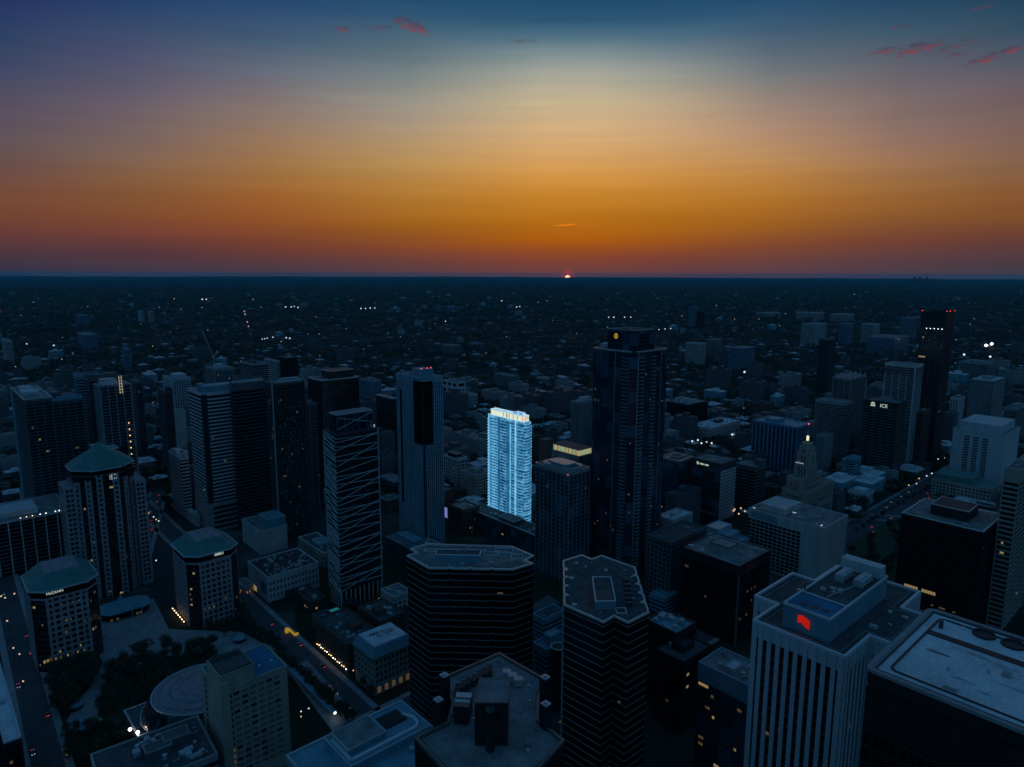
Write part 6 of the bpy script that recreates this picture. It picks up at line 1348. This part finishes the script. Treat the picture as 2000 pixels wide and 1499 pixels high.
# ------------------------------------------------------------------ cranes
def lattice(b, p, q_, w_, n, r=.14):
    p, q_ = Vector(p), Vector(q_); d_ = (q_ - p).normalized(); u_ = d_.orthogonal().normalized() * w_; v_ = d_.cross(u_).normalized() * w_; cs = [u_, (-u_ * .5 + v_ * .87), (-u_ * .5 - v_ * .87)]
    for c in cs: b.tube(p + c, q_ + c, r, n=4)
    for i in range(n):
        for j in range(3): b.tube(p + (q_ - p) * i / n + cs[j], p + (q_ - p) * (i + 1) / n + cs[(j + 1) % 3], r * .6, n=3, cap=False)
def crane(pm_px, tip_px, D, z0, label, m_, tail):
    top = at_d(*pm_px, D); tip = at_d(*tip_px, D + 6); o = empty('tower_crane', (top[0], top[1], 0), 0, label, 'crane'); rel = lambda v: (v[0] - top[0], v[1] - top[1], v[2])
    part(o, 'mast', m_, lambda b: lattice(b, (0, 0, z0), (0, 0, top[2]), 1.1, 12)); part(o, 'jib', m_, lambda b: lattice(b, (0, 0, top[2]), rel(tip), .8, 16))
    tl = at_d(*tail, D); part(o, 'counter_jib', m_, lambda b: (lattice(b, (0, 0, top[2]), rel(tl), .9, 4), b.box(rel(tl)[0] - 1.5, rel(tl)[0] + 1.5, -1.5, 1.5, rel(tl)[2] - 2, rel(tl)[2] + 1))); part(o, 'cab', metalw, lambda b: b.box(-1.2, 1.2, -2.4, -.8, top[2] - 1.5, top[2] + 1))
    return o, rel(tip), rel(tl)
mcr = mat('crane_pale', (.42, .50, .46)); mcp = mat('crane_red', (.42, .12, .14))
crane((417, 697), (394, 645), 1050, 120, 'pale green luffing crane leaning over the orange lit block', mcr, (424, 688))
o, tp, tl = crane((489, 652), (477, 609), 1165, 110, 'reddish crane with pink lamps above the flat dark block', mcp, (493, 645))
part(o, 'jib_lamp', mat('pink_lamp', (.8, .5, .5), emit=(1, .45, .5), es=.6), lambda b: [b.box(tp[0] * f - .7, tp[0] * f + .7, tp[1] * f - .6, tp[1] * f + .6, CZ + (tp[2] - CZ) * f, CZ + (tp[2] - CZ) * f + 2.2) for CZ in (at_d(489, 652, 1165)[2],) for f in (.98, .85, .5, .3)])

# ------------------------------------------------------------------ cars
prof = [(-2.2, .35), (-2.25, .8), (-2.0, .95), (-1.55, 1.0), (-1.0, 1.42), (.5, 1.45), (1.2, 1.0), (2.05, .85), (2.25, .6), (2.2, .35)]
b_ = MB()
for s in (-.88, .88): b_.face([(x, s, z) for x, z in prof][::int(-s / abs(s))])
for i in range(len(prof) - 1): (x0, z0_), (x1, z1_) = prof[i], prof[i + 1]; b_.face([(x0, -.88, z0_), (x0, .88, z0_), (x1, .88, z1_), (x1, -.88, z1_)])
CB = [b_.mesh('car', mat('car_' + n_, c, rough=.35, var=.05)) for n_, c in (('grey', (.2, .2, .21)), ('white', (.6, .6, .6)), ('black', (.02, .02, .022)), ('blue', (.04, .07, .16)))]
b_ = MB()
for s in (-.9, .9): b_.face([(-1.35, s, 1.02), (-.95, s, 1.36), (.45, s, 1.38), (1.0, s, 1.02)])
b_.face([(1.15, -.75, 1.06), (1.15, .75, 1.06), (.58, .7, 1.44), (.58, -.7, 1.44)]); b_.face([(-1.5, -.75, 1.08), (-1.5, .75, 1.08), (-1.05, .7, 1.43), (-1.05, -.7, 1.43)]); CW = b_.mesh('windows', glass_k)
b_ = MB(); b_.prism([(.33 * math.cos(t), .33 * math.sin(t)) for t in np.linspace(0, 6.283, 11)[:-1]], -.1, .1, bottom=True); b_.v = [(x, z, y + .33) for x, y, z in b_.v]; CWH = b_.mesh('wheel', black)
b_ = MB(); b_.box(-.04, .06, -.22, .22, -.1, .1, True); CHL = b_.mesh('headlight', LW); CTL = b_.mesh('taillight', LAMPR)
CN = ['grey', 'white', 'black', 'blue']
def car(x, y, rz, label, group, i):
    o = link('car', CB[i], None, (x, y, .07), rz); tag(o, label, 'car', group); link('windows', CW, o)
    for sx in (-1.35, 1.4):
        for sy in (-.85, .85): link('wheel', CWH, o, (sx, sy, 0))
    for sy in (-.6, .6): link('headlight', CHL, o, (2.22, sy, .65)); link('taillight', CTL, o, (-2.26, sy, .8))
def cars(p0, e, offs_, ts, label, group):
    n_ = np.array([-e[1], e[0]])
    for t in ts:
        o_ = rnd.choice(offs_); i = rnd.randrange(4); p = p0 + e * t + n_ * o_; rz = math.atan2(e[1], e[0]) + (0 if o_ < 0 else math.pi)
        car(p[0], p[1], rz, CN[i] + ' car ' + label, CN[i] + ' ' + group, i)
cars(KING[0], ke, (-2.2, 2.2, -5.4, 5.4), [34, 40, 52, 58, 84, 120, 162, 230], 'on the diagonal street below the warehouse', 'cars on the diagonal street')
cars(LFT[0], le, (-2.2, 2.2, -5.2, 5.2), [18, 52, 98, 140, 170, 260], 'on the street at the left edge', 'cars on the left street')
cars(UNI[0], ue, (-5, -8.5, -12, 5, 8.5, 12), [rnd.uniform(30, 560) for _ in range(34)], 'on the wide avenue', 'cars on the avenue')
cars(np.array(at(258, 1130)[:2]), np.array(at(310, 960)[:2]) - np.array(at(258, 1130)[:2]), (-2, 2), [], '', '')
e_ = np.array(at(310, 960)[:2]) - np.array(at(258, 1130)[:2]); e_ = e_ / np.linalg.norm(e_)
cars(np.array(at(258, 1130)[:2]), e_, (-2, 2, -5, 5), [20, 34, 52, 70, 96, 120, 150, 180, 215, 240], 'on the street behind the domed tower', 'cars behind the domed tower')

# ------------------------------------------------------------------ small things in the streets and the square
p = at(566, 1228, 3); yg = empty('lit_hoarding', (p[0], p[1], 0), math.atan2(ke[1], ke[0]), 'yellow lit L shaped builders hoarding at the kerb below the white hall', 'hoarding')
yl = mat('hoarding_yellow', (.5, .35, .02), emit=(1, .55, .05), es=.3)
part(yg, 'long_panel', yl, lambda b: b.box(-7, 4, -.8, -.2, 0, 1.9)); part(yg, 'short_panel', yl, lambda b: b.box(-7.5, -6.9, -3.2, -.2, 0, 1.9)); part(yg, 'site_cabin', yl, lambda b: (b.box(0, 2.6, .9, 2.8, 0, 2.6), b.box(.3, 2.2, 1.2, 2.4, 2.6, 3.4))); part(yg, 'cabin_window', black, lambda b: b.box(.5, 1.7, .8, 1, .9, 2.0))
p = at(277, 1030, 4); aw = empty('lit_awning', (p[0], p[1], 0), ANG, 'long amber lit awning on the street behind the domed tower', 'awning'); part(aw, 'canopy', mat('awning_amber', (.5, .3, .05), emit=(1, .5, .05), es=.32), lambda b: b.frustum(rect(-6, 6, -1.5, 1.5), 3.6, rect(-6, 6, -.2, .2), 4.6)); part(aw, 'posts', metald, lambda b: [b.box(x, x + .2, -1.3, -1.1, 0, 3.6) for x in (-5.6, 0, 5.4)])
p = at(870, 1002, 8); bb = empty('lit_billboard', (p[0], p[1], 0), ANG, 'violet lit billboard beside the ribbed tower foot', 'billboard'); part(bb, 'screen', mat('screen_violet', (.3, .3, .6), emit=(.30, .32, .8), es=.5), lambda b: b.box(-.3, .3, -4, 4, 3, 14)); part(bb, 'frame', metald, lambda b: (b.box(-.4, .4, -4.4, -4, 0, 14.3), b.box(-.4, .4, 4, 4.4, 0, 14.3)))
for px, py, lab in ((146, 1375, 'round teal glass kiosk among the trees below the McCANN block'), (166, 1416, 'teal glass kiosk with a peaked cap by the lower street trees'), (468, 1245, 'round teal glass kiosk at the end of the square by the dark green roofed block'), (500, 1278, 'blue glass stair kiosk behind the cream apartment block'), (520, 1152, 'small pale kiosk at the corner of the white hall')):
    p = at(px, py, 3); k_ = empty('glass_kiosk', (p[0], p[1], 0), 0, lab, 'kiosk'); part(k_, 'glass_wall', glass_b, lambda b: b.prism(disc(4.2, 16), 0, 3)); part(k_, 'dome_roof', tealp, lambda b: (b.frustum(disc(4.9, 16), 3, disc(3, 16), 4.6, top=False), b.frustum(disc(3, 16), 4.6, disc(.3, 16), 5.8)))
p = at(608, 1345, 5); cn = empty('covered_walkway', (p[0], p[1], 0), math.atan2(ke[1], ke[0]), 'long flat canopy over a lit walkway along the diagonal street', 'canopy'); part(cn, 'canopy_roof', tealp, lambda b: b.box(-30, 34, -1.6, 1.6, 4.6, 5.2)); part(cn, 'canopy_rim', metalw, lambda b: b.ring(rect(-30, 34, -1.5, 1.5), rect(-30.3, 34.3, -1.9, 1.9), 4.5, 5.4, inner=True)); part(cn, 'posts', metald, lambda b: [b.box(x, x + .3, -1.2, -.9, 0, 4.6) for x in range(-28, 34, 8)])
part(cn, 'end_lamp', LAMPW, lambda b: b.box(-30.6, -30.3, -1, .2, 3.4, 4.4))
p = at(652, 1192, 6); po = empty('lit_pool', (p[0], p[1], 6), ANG, 'small glowing turquoise roof pool at the foot of the zigzag lattice tower', 'pool'); part(po, 'basin', pale, lambda b: (b.box(-5, 5, -3, 3, -6, -.2), b.ring(rect(-3.4, 3.4, -1.6, 1.6), rect(-4.2, 4.2, -2.4, 2.4), -.2, .3, inner=True))); part(po, 'water', mat('pool_water', (.02, .2, .2), rough=.1, emit=(.03, .5, .45), es=.28), lambda b: b.box(-3.4, 3.4, -1.6, 1.6, -.2, .1))
# people on the square
def person_mesh():
    vs = [(0, 0, .95), (0, 0, 1.2), (0, 0, 1.42), (0, 0, 1.52), (0, 0.02, 1.66), (.1, 0, .9), (.12, .08, .48), (.12, .02, .06), (-.1, 0, .9), (-.12, -.06, .48), (-.12, -.16, .06), (.2, 0, 1.4), (.26, -.03, 1.12), (.25, .06, .86), (-.2, 0, 1.4), (-.26, .03, 1.12), (-.25, .08, .86)]
    es = [(0, 1), (1, 2), (2, 3), (3, 4), (0, 5), (5, 6), (6, 7), (0, 8), (8, 9), (9, 10), (2, 11), (11, 12), (12, 13), (2, 14), (14, 15), (15, 16)]
    rs = [.15, .14, .15, .06, .11, .1, .075, .05, .1, .075, .05, .075, .05, .04, .075, .05, .04]
    me = bpy.data.meshes.new('p'); me.from_pydata(vs, es, []); o = bpy.data.objects.new('p', me); COL.objects.link(o); md = o.modifiers.new('s', 'SKIN')
    for i, r in enumerate(rs): me.skin_vertices[0].data[i].radius = (r, r)
    me.skin_vertices[0].data[0].use_root = True; o.modifiers.new('u', 'SUBSURF').levels = 1
    dg = bpy.context.evaluated_depsgraph_get(); out = bpy.data.meshes.new_from_object(o.evaluated_get(dg)); out.name = 'person'; out.materials.clear(); out.materials.append(mat('dark_clothes', (.03, .03, .035))); bpy.data.objects.remove(o); return out
PM = person_mesh()
for px, py in ((229, 1258), (241, 1274), (268, 1280), (322, 1246), (322, 1235), (348, 1244), (303, 1292), (212, 1285), (172, 1378), (330, 1222), (456, 1262), (462, 1270), (206, 1246), (285, 1282)):
    p = at(px, py); tag(link('person', PM, None, (p[0], p[1], .27), rnd.uniform(0, 6)), 'person in dark clothes standing on the paved square', 'person', 'people on the square')

# ------------------------------------------------------------------ air
hz = bpy.data.materials.new('haze'); hz.use_nodes = True; t = hz.node_tree; t.nodes.clear()
vp = t.nodes.new('ShaderNodeVolumePrincipled'); vp.inputs['Color'].default_value = (.04, .62, 1.0, 1); vp.inputs['Density'].default_value = 1.9e-5; vp.inputs['Anisotropy'].default_value = 0.0
om = t.nodes.new('ShaderNodeOutputMaterial'); t.links.new(vp.outputs[0], om.inputs['Volume'])
b_ = MB(); b_.box(-40500, 40500, -40500, 40500, -1, 275, True); tag(b_.build('haze', hz), kind='stuff')
